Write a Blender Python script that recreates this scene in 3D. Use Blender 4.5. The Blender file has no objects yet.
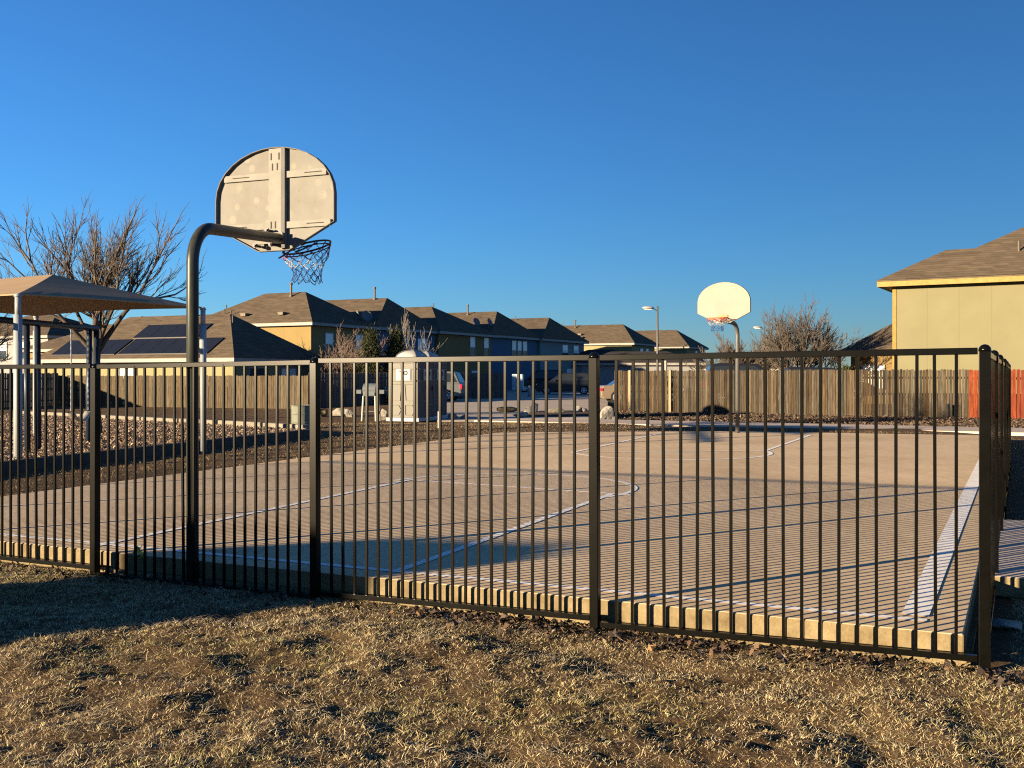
import bpy, math, random
import numpy as np
from mathutils import Vector, Matrix, Euler

random.seed(7)
rng = np.random.default_rng(7)
scene = bpy.context.scene
COL = scene.collection
R = math.radians
FOC = 1025.0
EYE = 1.41

def X(px, y):                       # world x of a photo column at distance y
    return (px - 512.0) / FOC * y
def Zh(py, y):                      # world height of a photo row at distance y
    return EYE - (py - 375.0) / FOC * y

# ------------------------------------------------------------------ materials
def new_mat(name):
    m = bpy.data.materials.new(name); m.use_nodes = True
    nt = m.node_tree
    for n in list(nt.nodes):
        if n.type != 'OUTPUT_MATERIAL': nt.nodes.remove(n)
    out = nt.nodes[0]
    b = nt.nodes.new('ShaderNodeBsdfPrincipled')
    nt.links.new(b.outputs[0], out.inputs[0])
    return m, nt, b

def ramp(nt, stops):
    r = nt.nodes.new('ShaderNodeValToRGB')
    e = r.color_ramp.elements
    while len(e) > len(stops): e.remove(e[-1])
    while len(e) < len(stops): e.new(1.0)
    for k, (p, c) in enumerate(stops):
        e[k].position = p; e[k].color = (*c, 1)
    return r

def coords(nt, scale=(1, 1, 1), kind='Object'):
    tc = nt.nodes.new('ShaderNodeTexCoord')
    mp = nt.nodes.new('ShaderNodeMapping')
    mp.inputs['Scale'].default_value = scale
    nt.links.new(tc.outputs[kind], mp.inputs[0])
    return mp.outputs[0]

def noise(nt, vec, scale, detail=4, rough=.6):
    n = nt.nodes.new('ShaderNodeTexNoise')
    n.inputs['Scale'].default_value = scale
    n.inputs['Detail'].default_value = detail
    n.inputs['Roughness'].default_value = rough
    nt.links.new(vec, n.inputs['Vector'])
    return n.outputs['Fac']

def mixc(nt, fac, a, b, mode='MIX'):
    m = nt.nodes.new('ShaderNodeMix'); m.data_type = 'RGBA'; m.blend_type = mode
    for sock, v in ((m.inputs[0], fac), (m.inputs[6], a), (m.inputs[7], b)):
        if hasattr(v, 'links'): nt.links.new(v, sock)
        elif isinstance(v, (int, float)): sock.default_value = v
        else: sock.default_value = (*v, 1)
    return m.outputs[2]

def bump(nt, b, height, strength=.3, dist=.01):
    n = nt.nodes.new('ShaderNodeBump')
    n.inputs['Strength'].default_value = strength
    n.inputs['Distance'].default_value = dist
    nt.links.new(height, n.inputs['Height'])
    nt.links.new(n.outputs[0], b.inputs['Normal'])

def simple(name, col, rough=.6, metal=0., var=.15, scale=6., bmp=0., bdist=.004, stretch=(1, 1, 1), spec=.18):
    m, nt, b = new_mat(name)
    v = coords(nt, stretch)
    f = noise(nt, v, scale)
    lo = tuple(c * (1 - var) for c in col); hi = tuple(min(1, c * (1 + var)) for c in col)
    r = ramp(nt, [(.3, lo), (.7, hi)])
    nt.links.new(f, r.inputs[0])
    nt.links.new(r.outputs[0], b.inputs['Base Color'])
    b.inputs['Roughness'].default_value = rough
    b.inputs['Metallic'].default_value = metal
    b.inputs['Specular IOR Level'].default_value = spec
    if bmp:
        g = noise(nt, v, scale * 5)
        bump(nt, b, g, bmp, bdist)
    return m

M = {}
M['black_paint'] = simple('black_fence_paint', (.0022, .0022, .0018), .22, 0, .3, 12, .05, .001, spec=.17)
M['fascia'] = simple('pale_trim_paint', (.22, .212, .20), .6)
M['white'] = simple('white_paint', (.27, .27, .26), .5, 0, .08)
M['white_plastic'] = simple('translucent_white_plastic', (.30, .305, .31), .4, 0, .05)
M['steel_dark'] = simple('dark_galvanised_steel', (.026, .029, .025), .36, .1, .35, 14, .1, .001, (1, 1, .25))
M['steel'] = simple('galvanised_steel', (.085, .085, .082), .5, .2, .12, 20, 0, 0, (1, 1, .3))
M['silver_post'] = simple('silver_powder_coat', (.22, .245, .27), .5, 0, .06)
M['canopy'] = simple('tan_shade_cloth', (.25, .18, .115), .85, 0, .06, 3)
M['canopy_dark'] = simple('dark_play_metal', (.02, .03, .05), .35, .3)
M['chain'] = simple('chain_steel', (.45, .45, .43), .4, .8)
M['rubber'] = simple('black_rubber', (.02, .02, .02), .7)
M['rim_dark'] = simple('weathered_dark_rim', (.035, .03, .04), .45, .3)  # near rim's backlit shade put into a dark colour; bolts and latch share it
M['rim_orange'] = simple('faded_orange_rim', (.55, .13, .05), .5)
M['net_red'] = simple('red_cord', (.22, .04, .06), .8)
M['net_white'] = simple('white_cord', (.28, .27, .26), .8)
M['net_blue'] = simple('blue_cord', (.03, .075, .20), .8)
M['bark'] = simple('grey_brown_bark', (.06, .048, .038), .9, 0, .4, 14, .6, .01, (1, 1, .3))
M['twig'] = simple('pale_twig_bark', (.085, .07, .058), .9, 0, .3, 8)
M['twig_red'] = simple('reddish_twig_bark', (.13, .098, .08), .9, 0, .3, 8)
M['twig_pale'] = simple('pale_grey_twig_bark', (.17, .155, .14), .9, 0, .2, 8)
M['toilet'] = simple('tan_moulded_plastic', (.096, .095, .086), .5, 0, .06, 2)
M['toilet_dark'] = simple('dark_recess_plastic', (.16, .14, .12), .6)
M['toilet_door'] = simple('slate_door_plastic', (.055, .058, .07), .5)
M['ink_dark'] = simple('navy_ink', (.02, .02, .05), .5)
M['ink_red'] = simple('red_ink', (.45, .04, .04), .5)
M['concrete_kerb'] = simple('kerb_concrete', (.15, .138, .115), .85, 0, .2, 7, .3, .004)
M['border_face'] = simple('dark_border_timber', (.05, .045, .04), .85, 0, .3, 5, .3)
M['barrel'] = simple('pale_green_barrel', (.115, .125, .10), .6, 0, .15)
M['grill'] = simple('grey_enamel', (.075, .09, .105), .5, 0)
M['limestone'] = simple('pale_limestone', (.22, .205, .18), .9, 0, .3, 5, .6, .02)
M['limestone_warm'] = simple('ochre_limestone', (.19, .14, .07), .9, 0, .4, 5, .6, .02)
M['car_dark'] = simple('dark_navy_car_paint', (.012, .014, .022), .18, .2, .05)
M['car_silver'] = simple('silver_car_paint', (.12, .125, .13), .25, .4, .03)
M['car_beige'] = simple('champagne_car_paint', (.23, .18, .125), .25, .35, .03)
M['car_glass'] = simple('tinted_car_glass', (.015, .018, .02), .05, spec=.5)
M['tyre'] = simple('tyre_rubber', (.018, .018, .018), .8)
M['alloy'] = simple('alloy_wheel', (.55, .56, .57), .3, .7)
M['tail'] = simple('red_tail_lens', (.42, .02, .04), .2)
M['headlamp'] = simple('clear_headlamp_lens', (.6, .6, .6), .1)
M['solar'] = simple('dark_solar_cells', (.009, .010, .013), .35, 0, .2, spec=.15)
M['vent'] = simple('vent_metal', (.085, .072, .06), .6, .3)
M['mailbox'] = simple('pale_blue_grey_metal', (.30, .40, .46), .5, .3)
M['new_wood'] = simple('new_pale_timber', (.21, .175, .11), .75, 0, .15, 6, .2, .003, (4, 4, .4))
M['pane_blind'] = simple('window_glass_with_blind', (.60, .62, .60), .08, 0, .05, 2)
M['pane_dark'] = simple('dark_window_glass', (.03, .04, .05), .05)
M['lamp_glass'] = simple('lamp_lens', (.7, .68, .62), .3)
M['dish'] = simple('grey_dish', (.10, .105, .115), .5)
M['leaf_yellow'] = simple('yellow_leaf', (.55, .46, .10), .7)
M['shed_wall'] = simple('brown_shed_board', (.22, .15, .10), .8)

# board backboard cream with ball marks and dirt
def backboard_mat():
    m, nt, b = new_mat('cream_painted_steel')
    v = coords(nt)
    f = noise(nt, v, 2.6, 5)
    r = ramp(nt, [(.25, (.13, .127, .118)), (.55, (.16, .158, .148)), (.8, (.178, .177, .166))])
    nt.links.new(f, r.inputs[0])
    vo = nt.nodes.new('ShaderNodeTexVoronoi'); vo.inputs['Scale'].default_value = 8.2
    vo.inputs['Randomness'].default_value = 1.0
    wv = coords(nt, (1, .5, .9)); nt.links.new(wv, vo.inputs['Vector'])
    r2 = ramp(nt, [(0, (.75, .75, .75)), (.26, (.6, .6, .6)), (.33, (0, 0, 0))])
    nt.links.new(vo.outputs['Distance'], r2.inputs[0])
    f3 = noise(nt, v, 2.2, 1); r3 = ramp(nt, [(.30, (0, 0, 0)), (.46, (1, 1, 1))]); nt.links.new(f3, r3.inputs[0])
    mm = nt.nodes.new('ShaderNodeMath'); mm.operation = 'MULTIPLY'
    nt.links.new(r2.outputs[0], mm.inputs[0]); nt.links.new(r3.outputs[0], mm.inputs[1])
    c = mixc(nt, mm.outputs[0], r.outputs[0], (.20, .195, .172))
    # rust freckles
    f4 = noise(nt, v, 26, 3); r4 = ramp(nt, [(.66, (0, 0, 0)), (.74, (.7, .7, .7))]); nt.links.new(f4, r4.inputs[0])
    c = mixc(nt, r4.outputs[0], c, (.14, .085, .05))
    nt.links.new(c, b.inputs['Base Color'])
    b.inputs['Roughness'].default_value = .8; b.inputs['Specular IOR Level'].default_value = .08
    return m
M['board'] = backboard_mat()
M['board_face'] = simple('cream_board_face', (.20, .198, .178), .8, 0, .07, 4)
M['board_strip'] = simple('cream_steel_strip', (.172, .170, .159), .8, 0, .10, 9)
M['board_flange'] = simple('grey_board_flange', (.10, .10, .10), .85, 0, .15, 5)  # shade on the flange's turned-away sides put into a darker grey

def concrete(name, a, b_, c_, bs=.25, big=.5):
    m, nt, b = new_mat(name)
    v = coords(nt)
    f1 = noise(nt, v, big, 5, .65); f2 = noise(nt, v, 9, 5, .7); f3 = noise(nt, v, 70, 3)
    r = ramp(nt, [(.3, a), (.5, b_), (.72, c_)]); nt.links.new(f1, r.inputs[0])
    r2 = ramp(nt, [(.3, (.80, .79, .78)), (.7, (1.08, 1.07, 1.06))]); nt.links.new(f2, r2.inputs[0])
    c = mixc(nt, 1., r.outputs[0], r2.outputs[0], 'MULTIPLY')
    r3 = ramp(nt, [(.25, (.82, .82, .82)), (.6, (1., 1., 1.))]); nt.links.new(f3, r3.inputs[0])
    c = mixc(nt, 1., c, r3.outputs[0], 'MULTIPLY')
    nt.links.new(c, b.inputs['Base Color'])
    b.inputs['Roughness'].default_value = .95; b.inputs['Specular IOR Level'].default_value = .06
    bump(nt, b, f3, bs, .003)
    return m
M['court'] = concrete('court_concrete', (.53, .40, .25), (.62, .48, .305), (.68, .535, .35), .15)
M['slab_edge'] = concrete('slab_edge_concrete', (.105, .08, .045), (.17, .137, .08), (.235, .195, .12), .9, 4)
M['walk'] = concrete('pavement_concrete', (.42, .35, .29), (.48, .41, .34), (.54, .46, .38))
M['street'] = concrete('street_concrete', (.36, .31, .25), (.43, .37, .30), (.49, .42, .35))

def court_wear(m):
    nt = m.node_tree; b = [n for n in nt.nodes if n.type == 'BSDF_PRINCIPLED'][0]
    src = b.inputs['Base Color'].links[0].from_socket
    v = coords(nt)
    f = noise(nt, v, .22, 6, .7); r = ramp(nt, [(.35, (.84, .83, .82)), (.52, (1, 1, 1)), (.68, (1.07, 1.06, 1.04))]); nt.links.new(f, r.inputs[0])
    c = mixc(nt, 1., src, r.outputs[0], 'MULTIPLY')
    f2 = noise(nt, v, 3.3, 7, .75); r2 = ramp(nt, [(.60, (1, 1, 1)), (.70, (.78, .76, .74))]); nt.links.new(f2, r2.inputs[0])
    c = mixc(nt, 1., c, r2.outputs[0], 'MULTIPLY')
    vs = coords(nt, (1.2, .12, 1)); f3 = noise(nt, vs, 5, 5, .7); r3 = ramp(nt, [(.3, (.92, .92, .92)), (.6, (1.03, 1.03, 1.03))]); nt.links.new(f3, r3.inputs[0])
    c = mixc(nt, 1., c, r3.outputs[0], 'MULTIPLY')
    vo = nt.nodes.new('ShaderNodeTexVoronoi'); vo.inputs['Scale'].default_value = 1.6; nt.links.new(v, vo.inputs['Vector'])
    r4 = ramp(nt, [(.0, (.35, .33, .31)), (.022, (.5, .48, .46)), (.034, (1, 1, 1))]); nt.links.new(vo.outputs['Distance'], r4.inputs[0])
    c = mixc(nt, 1., c, r4.outputs[0], 'MULTIPLY')
    nt.links.new(c, b.inputs['Base Color'])
court_wear(M['court'])
def paint_mat():
    m, nt, b = new_mat('worn_white_line_paint')
    v = coords(nt)
    f = noise(nt, v, 5, 6, .75); f2 = noise(nt, v, 45, 4)
    r = ramp(nt, [(.33, (.66, .58, .48)), (.44, (.80, .77, .70)), (.56, (.86, .84, .78))])
    nt.links.new(f, r.inputs[0])
    r2 = ramp(nt, [(.3, (.75, .75, .75)), (.55, (1, 1, 1))]); nt.links.new(f2, r2.inputs[0])
    c = mixc(nt, 1., r.outputs[0], r2.outputs[0], 'MULTIPLY')
    nt.links.new(c, b.inputs['Base Color']); b.inputs['Roughness'].default_value = .9; b.inputs['Specular IOR Level'].default_value = .06
    return m
M['paint'] = paint_mat()

def attr_mat(name, rough=.9, nscale=0, spec=.3, bumpy=False, stretch=(1, 1, 1)):
    m, nt, b = new_mat(name)
    a = nt.nodes.new('ShaderNodeAttribute'); a.attribute_name = 'col'
    c = a.outputs['Color']
    if nscale:
        v = coords(nt, stretch); f = noise(nt, v, nscale, 5, .7)
        r = ramp(nt, [(.28, (.36, .34, .32)), (.7, (1.45, 1.42, 1.38))]); nt.links.new(f, r.inputs[0])
        c = mixc(nt, 1., c, r.outputs[0], 'MULTIPLY')
        if bumpy: bump(nt, b, f, .4, .006)
    nt.links.new(c, b.inputs['Base Color'])
    b.inputs['Roughness'].default_value = rough
    b.inputs['Specular IOR Level'].default_value = spec
    return m
M['wood_boards'] = attr_mat('weathered_fence_boards', .95, 5, .08, True, (5, 5, .35))
M['grass'] = attr_mat('dry_grass_blade', .75, 0, .25)
M['leaves'] = attr_mat('dead_leaf', .7, 0, .3)
M['chips'] = attr_mat('wood_chip', .9, 0, .2)
M['needles'] = attr_mat('evergreen_needle', .8, 0, .25)

def ground_mat():
    m, nt, b = new_mat('dry_lawn_soil')
    v = coords(nt)
    f1 = noise(nt, v, .9, 6, .7); f2 = noise(nt, v, 14, 6, .75); f3 = noise(nt, v, 60, 4, .7)
    r = ramp(nt, [(.25, (.05, .034, .023)), (.42, (.092, .064, .04)), (.55, (.13, .094, .055)), (.75, (.085, .068, .038))])
    nt.links.new(f2, r.inputs[0])
    r1 = ramp(nt, [(.35, (.80, .74, .66)), (.62, (1.15, 1.12, 1.05))]); nt.links.new(f1, r1.inputs[0])
    c = mixc(nt, 1., r.outputs[0], r1.outputs[0], 'MULTIPLY')
    r3 = ramp(nt, [(.3, (.55, .52, .48)), (.6, (1.15, 1.12, 1.08))]); nt.links.new(f3, r3.inputs[0])
    c = mixc(nt, 1., c, r3.outputs[0], 'MULTIPLY')
    nt.links.new(c, b.inputs['Base Color']); b.inputs['Roughness'].default_value = .95
    b.inputs['Specular IOR Level'].default_value = .1
    ad = nt.nodes.new('ShaderNodeMath'); ad.operation = 'ADD'
    nt.links.new(f2, ad.inputs[0]); nt.links.new(f3, ad.inputs[1])
    bump(nt, b, ad.outputs[0], .9, .04)
    return m
M['ground'] = ground_mat()
M['mulch'] = simple('brown_mulch', (.075, .055, .042), .95, 0, .5, 22, .9, .03)
M['chip_bed'] = simple('wood_chip_bed', (.22, .16, .115), .95, 0, .45, 18, .9, .03)

def shingle_mat(name, col):
    m, nt, b = new_mat(name)
    tc = nt.nodes.new('ShaderNodeTexCoord'); sp = nt.nodes.new('ShaderNodeSeparateXYZ')
    nt.links.new(tc.outputs['Object'], sp.inputs[0])
    ad = nt.nodes.new('ShaderNodeMath'); ad.operation = 'ADD'
    nt.links.new(sp.outputs[0], ad.inputs[0]); nt.links.new(sp.outputs[1], ad.inputs[1])
    cb = nt.nodes.new('ShaderNodeCombineXYZ'); nt.links.new(ad.outputs[0], cb.inputs[0]); nt.links.new(sp.outputs[2], cb.inputs[1])
    br = nt.nodes.new('ShaderNodeTexBrick')
    br.inputs['Scale'].default_value = 1.; br.inputs['Brick Width'].default_value = .5; br.inputs['Row Height'].default_value = .11
    br.inputs['Mortar Size'].default_value = .006; br.inputs['Bias'].default_value = 0.
    br.inputs['Color1'].default_value = (*[c * .82 for c in col], 1); br.inputs['Color2'].default_value = (*[c * 1.12 for c in col], 1)
    br.inputs['Mortar'].default_value = (*[c * .5 for c in col], 1)
    nt.links.new(cb.outputs[0], br.inputs['Vector'])
    f = noise(nt, coords(nt, (.5, .5, 2.5)), 2.2, 5, .7)
    r = ramp(nt, [(.3, (.78, .78, .78)), (.7, (1.15, 1.14, 1.12))]); nt.links.new(f, r.inputs[0])
    c = mixc(nt, 1., br.outputs[0], r.outputs[0], 'MULTIPLY')
    nt.links.new(c, b.inputs['Base Color']); b.inputs['Roughness'].default_value = .95; b.inputs['Specular IOR Level'].default_value = .08
    bump(nt, b, br.outputs['Fac'], -.4, .012)
    return m
M['shingle'] = shingle_mat('brown_roof_shingles', (.092, .073, .054))
M['shingle_dark'] = shingle_mat('dark_roof_shingles', (.04, .037, .037))

def siding_mat(name, col, pitch=1.22):
    m, nt, b = new_mat(name)
    tc = nt.nodes.new('ShaderNodeTexCoord'); sp = nt.nodes.new('ShaderNodeSeparateXYZ')
    nt.links.new(tc.outputs['Object'], sp.inputs[0])
    ad = nt.nodes.new('ShaderNodeMath'); ad.operation = 'ADD'
    nt.links.new(sp.outputs[0], ad.inputs[0]); nt.links.new(sp.outputs[1], ad.inputs[1])
    md = nt.nodes.new('ShaderNodeMath'); md.operation = 'PINGPONG'; md.inputs[1].default_value = pitch / 2
    nt.links.new(ad.outputs[0], md.inputs[0])
    lt = nt.nodes.new('ShaderNodeMath'); lt.operation = 'LESS_THAN'; lt.inputs[1].default_value = .018
    nt.links.new(md.outputs[0], lt.inputs[0])
    f = noise(nt, coords(nt), .8, 5, .6)
    r = ramp(nt, [(.3, tuple(c * .93 for c in col)), (.7, tuple(c * 1.05 for c in col))]); nt.links.new(f, r.inputs[0])
    c = mixc(nt, lt.outputs[0], r.outputs[0], tuple(c * .88 for c in col))
    nt.links.new(c, b.inputs['Base Color']); b.inputs['Roughness'].default_value = .85; b.inputs['Specular IOR Level'].default_value = .1
    return m
M['wall_yellow'] = siding_mat('yellow_siding', (.134, .127, .078))
M['wall_cream'] = siding_mat('cream_yellow_siding', (.19, .172, .095))
M['wall_olive'] = siding_mat('tan_olive_siding', (.17, .125, .055))
M['wall_gold'] = siding_mat('golden_tan_siding', (.15, .105, .048))
M['wall_blue'] = siding_mat('blue_siding', (.055, .098, .15))
M['wall_teal'] = siding_mat('grey_teal_siding', (.13, .165, .175))
M['wall_grey'] = siding_mat('grey_siding', (.20, .20, .21))
M['ochre_trim'] = simple('ochre_trim_paint', (.19, .12, .03), .6)
M['yellow_trim'] = simple('yellow_trim_paint', (.20, .145, .045), .6)

# ------------------------------------------------------------------ mesh builder
class MB:
    def __init__(s): s.v = []; s.f = []; s.m = []; s.c = []
    def add(s, vs, fs, mi=0, col=None):
        o = len(s.v); s.v += [tuple(p) for p in vs]
        for f in fs: s.f.append(tuple(o + i for i in f)); s.m.append(mi)
        s.c += [col or (1, 1, 1)] * len(vs)
    def box(s, c, size, mi=0, rz=0., rx=0., ry=0., col=None):
        hx, hy, hz = size[0] / 2, size[1] / 2, size[2] / 2
        mt = Euler((rx, ry, rz)).to_matrix(); c = Vector(c)
        vs = [c + mt @ Vector((sx * hx, sy * hy, sz * hz)) for sz in (-1, 1) for sx, sy in ((-1, -1), (1, -1), (1, 1), (-1, 1))]
        s.add(vs, [(3, 2, 1, 0), (4, 5, 6, 7), (0, 1, 5, 4), (1, 2, 6, 5), (2, 3, 7, 6), (3, 0, 4, 7)], mi, col)
    def prism(s, poly, vec, mi=0, col=None):                 # polygon (3D points) extruded by vec
        n = len(poly); vec = Vector(vec)
        a = [Vector(p) for p in poly]; b = [p + vec for p in a]
        s.add(a + b, [tuple(range(n - 1, -1, -1)), tuple(range(n, 2 * n))] + [(i, (i + 1) % n, n + (i + 1) % n, n + i) for i in range(n)], mi, col)
    def tube(s, path, rad, n=8, mi=0, cap=True, col=None):
        path = [Vector(p) for p in path]
        if isinstance(rad, (int, float)): rad = [rad] * len(path)
        vs = []; t0 = None; ref = None
        for i, p in enumerate(path):
            t = (path[min(i + 1, len(path) - 1)] - path[max(i - 1, 0)]).normalized()
            if ref is None:
                ref = t.orthogonal().normalized()
            else:
                ref = (ref - t * ref.dot(t))
                ref = ref.normalized() if ref.length > 1e-6 else t.orthogonal().normalized()
            w = t.cross(ref)
            for k in range(n):
                a = 2 * math.pi * k / n
                vs.append(p + (ref * math.cos(a) + w * math.sin(a)) * rad[i])
        fs = []
        for i in range(len(path) - 1):
            for k in range(n):
                k2 = (k + 1) % n
                fs.append((i * n + k, i * n + k2, (i + 1) * n + k2, (i + 1) * n + k))
        if cap:
            fs.append(tuple(range(n - 1, -1, -1))); e = (len(path) - 1) * n; fs.append(tuple(range(e, e + n)))
        s.add(vs, fs, mi, col)
    def torus(s, c, r, tr, n=32, k=8, mi=0, mt=None):
        vs = []; fs = []; c = Vector(c); mt = mt or Matrix.Identity(3)
        for i in range(n):
            a = 2 * math.pi * i / n
            for j in range(k):
                b = 2 * math.pi * j / k
                vs.append(c + mt @ Vector(((r + tr * math.cos(b)) * math.cos(a), (r + tr * math.cos(b)) * math.sin(a), tr * math.sin(b))))
        for i in range(n):
            for j in range(k):
                fs.append((i * k + j, ((i + 1) % n) * k + j, ((i + 1) % n) * k + (j + 1) % k, i * k + (j + 1) % k))
        s.add(vs, fs, mi)
    def lathe(s, c, prof, n=20, mi=0, axis='z'):
        vs = []; fs = []; c = Vector(c)
        for (r, h) in prof:
            for k in range(n):
                a = 2 * math.pi * k / n
                p = (r * math.cos(a), r * math.sin(a), h)
                if axis == 'y': p = (p[0], p[2], p[1])
                if axis == 'x': p = (p[2], p[0], p[1])
                vs.append(c + Vector(p))
        for i in range(len(prof) - 1):
            for k in range(n):
                k2 = (k + 1) % n
                fs.append((i * n + k, i * n + k2, (i + 1) * n + k2, (i + 1) * n + k))
        fs.append(tuple(range(n - 1, -1, -1))); e = (len(prof) - 1) * n; fs.append(tuple(range(e, e + n)))
        s.add(vs, fs, mi)
    def build(s, name, mats, parent=None, smooth=False, bevel=0., col=False, loc=None, rz=None):
        me = bpy.data.meshes.new(name)
        me.from_pydata(s.v, [], s.f)
        if not isinstance(mats, (list, tuple)): mats = [mats]
        for m in mats: me.materials.append(m)
        me.polygons.foreach_set('material_index', s.m)
        if smooth: me.polygons.foreach_set('use_smooth', [True] * len(s.f))
        if col:
            at = me.color_attributes.new('col', 'FLOAT_COLOR', 'POINT')
            arr = np.ones((len(s.v), 4), np.float32); arr[:, :3] = np.array(s.c, np.float32)
            at.data.foreach_set('color', arr.ravel())
        me.validate(); me.update()
        o = bpy.data.objects.new(name, me); COL.objects.link(o)
        if bevel:
            bv = o.modifiers.new('bevel', 'BEVEL'); bv.width = bevel; bv.segments = 2; bv.limit_method = 'ANGLE'
        if parent: o.parent = parent
        if loc is not None: o.location = loc
        if rz is not None: o.rotation_euler = (0, 0, rz)
        return o

def np_mesh(name, verts, quads, cols, mat, tri=False):
    k = 3 if tri else 4
    me = bpy.data.meshes.new(name)
    me.vertices.add(len(verts)); me.vertices.foreach_set('co', verts.astype(np.float32).ravel())
    me.loops.add(quads.size); me.loops.foreach_set('vertex_index', quads.astype(np.int32).ravel())
    me.polygons.add(len(quads)); me.polygons.foreach_set('loop_start', np.arange(0, quads.size, k, dtype=np.int32))
    me.update(calc_edges=True)
    at = me.color_attributes.new('col', 'FLOAT_COLOR', 'POINT')
    arr = np.ones((len(verts), 4), np.float32); arr[:, :3] = cols
    at.data.foreach_set('color', arr.ravel())
    me.materials.append(mat); me.validate()
    o = bpy.data.objects.new(name, me); COL.objects.link(o)
    return o

def thing(name, label, cat, loc=(0, 0, 0), rz=0., group=None):
    o = bpy.data.objects.new(name, None); COL.objects.link(o)
    o.empty_display_size = .2
    o.location = loc; o.rotation_euler = (0, 0, rz)
    return tag(o, label, cat, group)
def tag(o, label=None, cat=None, group=None, kind=None):
    if label: o['label'] = label
    if cat: o['category'] = cat
    if group: o['group'] = group
    if kind: o['kind'] = kind
    return o
def part_copy(src, parent, loc=None):
    c = src.copy(); COL.objects.link(c); c.parent = parent
    if loc is not None: c.location = loc
    return c
def copy_tree(o, parent=None):
    c = o.copy(); COL.objects.link(c); c.parent = parent
    for ch in list(o.children): copy_tree(ch, c)
    return c

# ------------------------------------------------------------------ numpy value noise
_tab = rng.random((256, 256))
def vnoise(x, y, sc):
    x = np.asarray(x) * sc + 57.3; y = np.asarray(y) * sc + 91.7
    xi = np.floor(x).astype(int); yi = np.floor(y).astype(int)
    fx = x - xi; fy = y - yi
    fx = fx * fx * (3 - 2 * fx); fy = fy * fy * (3 - 2 * fy)
    t = lambda a, b: _tab[a % 256, b % 256]
    return (t(xi, yi) * (1 - fx) + t(xi + 1, yi) * fx) * (1 - fy) + (t(xi, yi + 1) * (1 - fx) + t(xi + 1, yi + 1) * fx) * fy
def sstep(a, b, x):
    t = np.clip((np.asarray(x, float) - a) / (b - a), 0, 1); return t * t * (3 - 2 * t)

# ------------------------------------------------------------------ layout frame
FA = Vector((2.49, 5.40))                       # corner post of the metal fence
TH = R(24.8)
U = Vector((math.cos(TH), -math.sin(TH)))       # to the right along the fence
N = Vector((math.sin(TH), math.cos(TH)))        # across the court, away from the camera
AX = R(26.4)
V = Vector((math.sin(AX), math.cos(AX)))        # along the side of the court
UH = Vector((math.cos(AX), -math.sin(AX)))
SD = Vector((math.sin(R(58.5)), math.cos(R(58.5))))          # direction shadows fall
SUN_EL = R(8.8)

def fence_d(x, y):                              # distance behind the fence line
    return (np.asarray(x) - FA.x) * N.x + (np.asarray(y) - FA.y) * N.y
def side_d(x, y):                               # distance right of the side fence line
    return (np.asarray(x) - FA.x) * UH.x + (np.asarray(y) - FA.y) * UH.y

def ground_z(x, y):
    x = np.asarray(x, float); y = np.asarray(y, float)
    d = fence_d(x, y); sd = side_d(x, y)
    left = sstep(-5.0, -7.5, sd + 0 * x)        # left of the court
    z = np.full(np.broadcast(x, y).shape, -.165)
    back = sstep(.3, 4.0, d) * (1 - sstep(-2.0, -.2, sd))
    z = z + back * .10
    z = z + sstep(1.0, 3.5, d) * sstep(-9.3, -10.6, sd) * .05
    z = z + sstep(16, 22, d) * .035 * (1 - sstep(30, 45, y)) 
    z = z - sstep(29, 32, y) * .11 - sstep(30, 34, y) * sstep(2, 5, x) * .06 - sstep(30, 55, y) * .03 - sstep(36, 55, y) * sstep(-4, -12, x) * .20
    near = 1 - sstep(9, 16, y)
    und = (vnoise(x, y, .9) - .5) * .09 + (vnoise(x, y, 3.1) - .5) * .054 + (vnoise(x, y, 9.) - .5) * .023 + (vnoise(x, y, 19.) - .5) * .027
    off = sstep(.05, -.9, d)
    z = z + und * near * (off * .85 + .12)
    z = z + np.where(d < 0, np.minimum(0, d + .3) * .012, 0)
    far = sstep(14, 30, np.hypot(x, y))
    z = z + (vnoise(x, y, .35) - .5) * .05 * far * (1 - sstep(60, 120, y))
    return z

# ------------------------------------------------------------------ ground sheet
def axis_lines(lo, hi, fine_lo, fine_hi, fine, growth=1.22):
    c = list(np.arange(fine_lo, fine_hi + 1e-6, fine))
    st = fine; p = fine_hi
    while p < hi: st *= growth; p += st; c.append(p)
    st = fine; p = fine_lo; pre = []
    while p > lo: st *= growth; p -= st; pre.append(p)
    return np.array(pre[::-1] + c)
gx = axis_lines(-900, 900, -6.5, 5.5, .035, 1.16); gy = axis_lines(-200, 1500, 3.0, 9.2, .035, 1.16)
GX, GY = np.meshgrid(gx, gy); GZ = ground_z(GX, GY)
# keep the sheet under the slab
dd = fence_d(GX, GY); ss = side_d(GX, GY)
verts = np.stack([GX.ravel(), GY.ravel(), GZ.ravel()], 1)
nx, ny = len(gx), len(gy)
I = np.arange(nx * ny).reshape(ny, nx)
quads = np.stack([I[:-1, :-1].ravel(), I[:-1, 1:].ravel(), I[1:, 1:].ravel(), I[1:, :-1].ravel()], 1)
g = np_mesh('ground', verts, quads, np.ones((len(verts), 3)), M['ground'])
g.data.polygons.foreach_set('use_smooth', [True] * len(quads))
tag(g, 'dry winter lawn around the basketball court', kind='structure')

# ------------------------------------------------------------------ court slab
def line_pt(off, t):                            # point at offset behind fence, t metres left of the corner
    p = FA + N * off - U * t; return p
SO = .125
FR = line_pt(SO, .10); 
left_far = Vector((X(503, 25.4), 25.4)); left_near = Vector((X(0, 11.9), 11.9))
ldir = (left_far - left_near).normalized()
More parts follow.
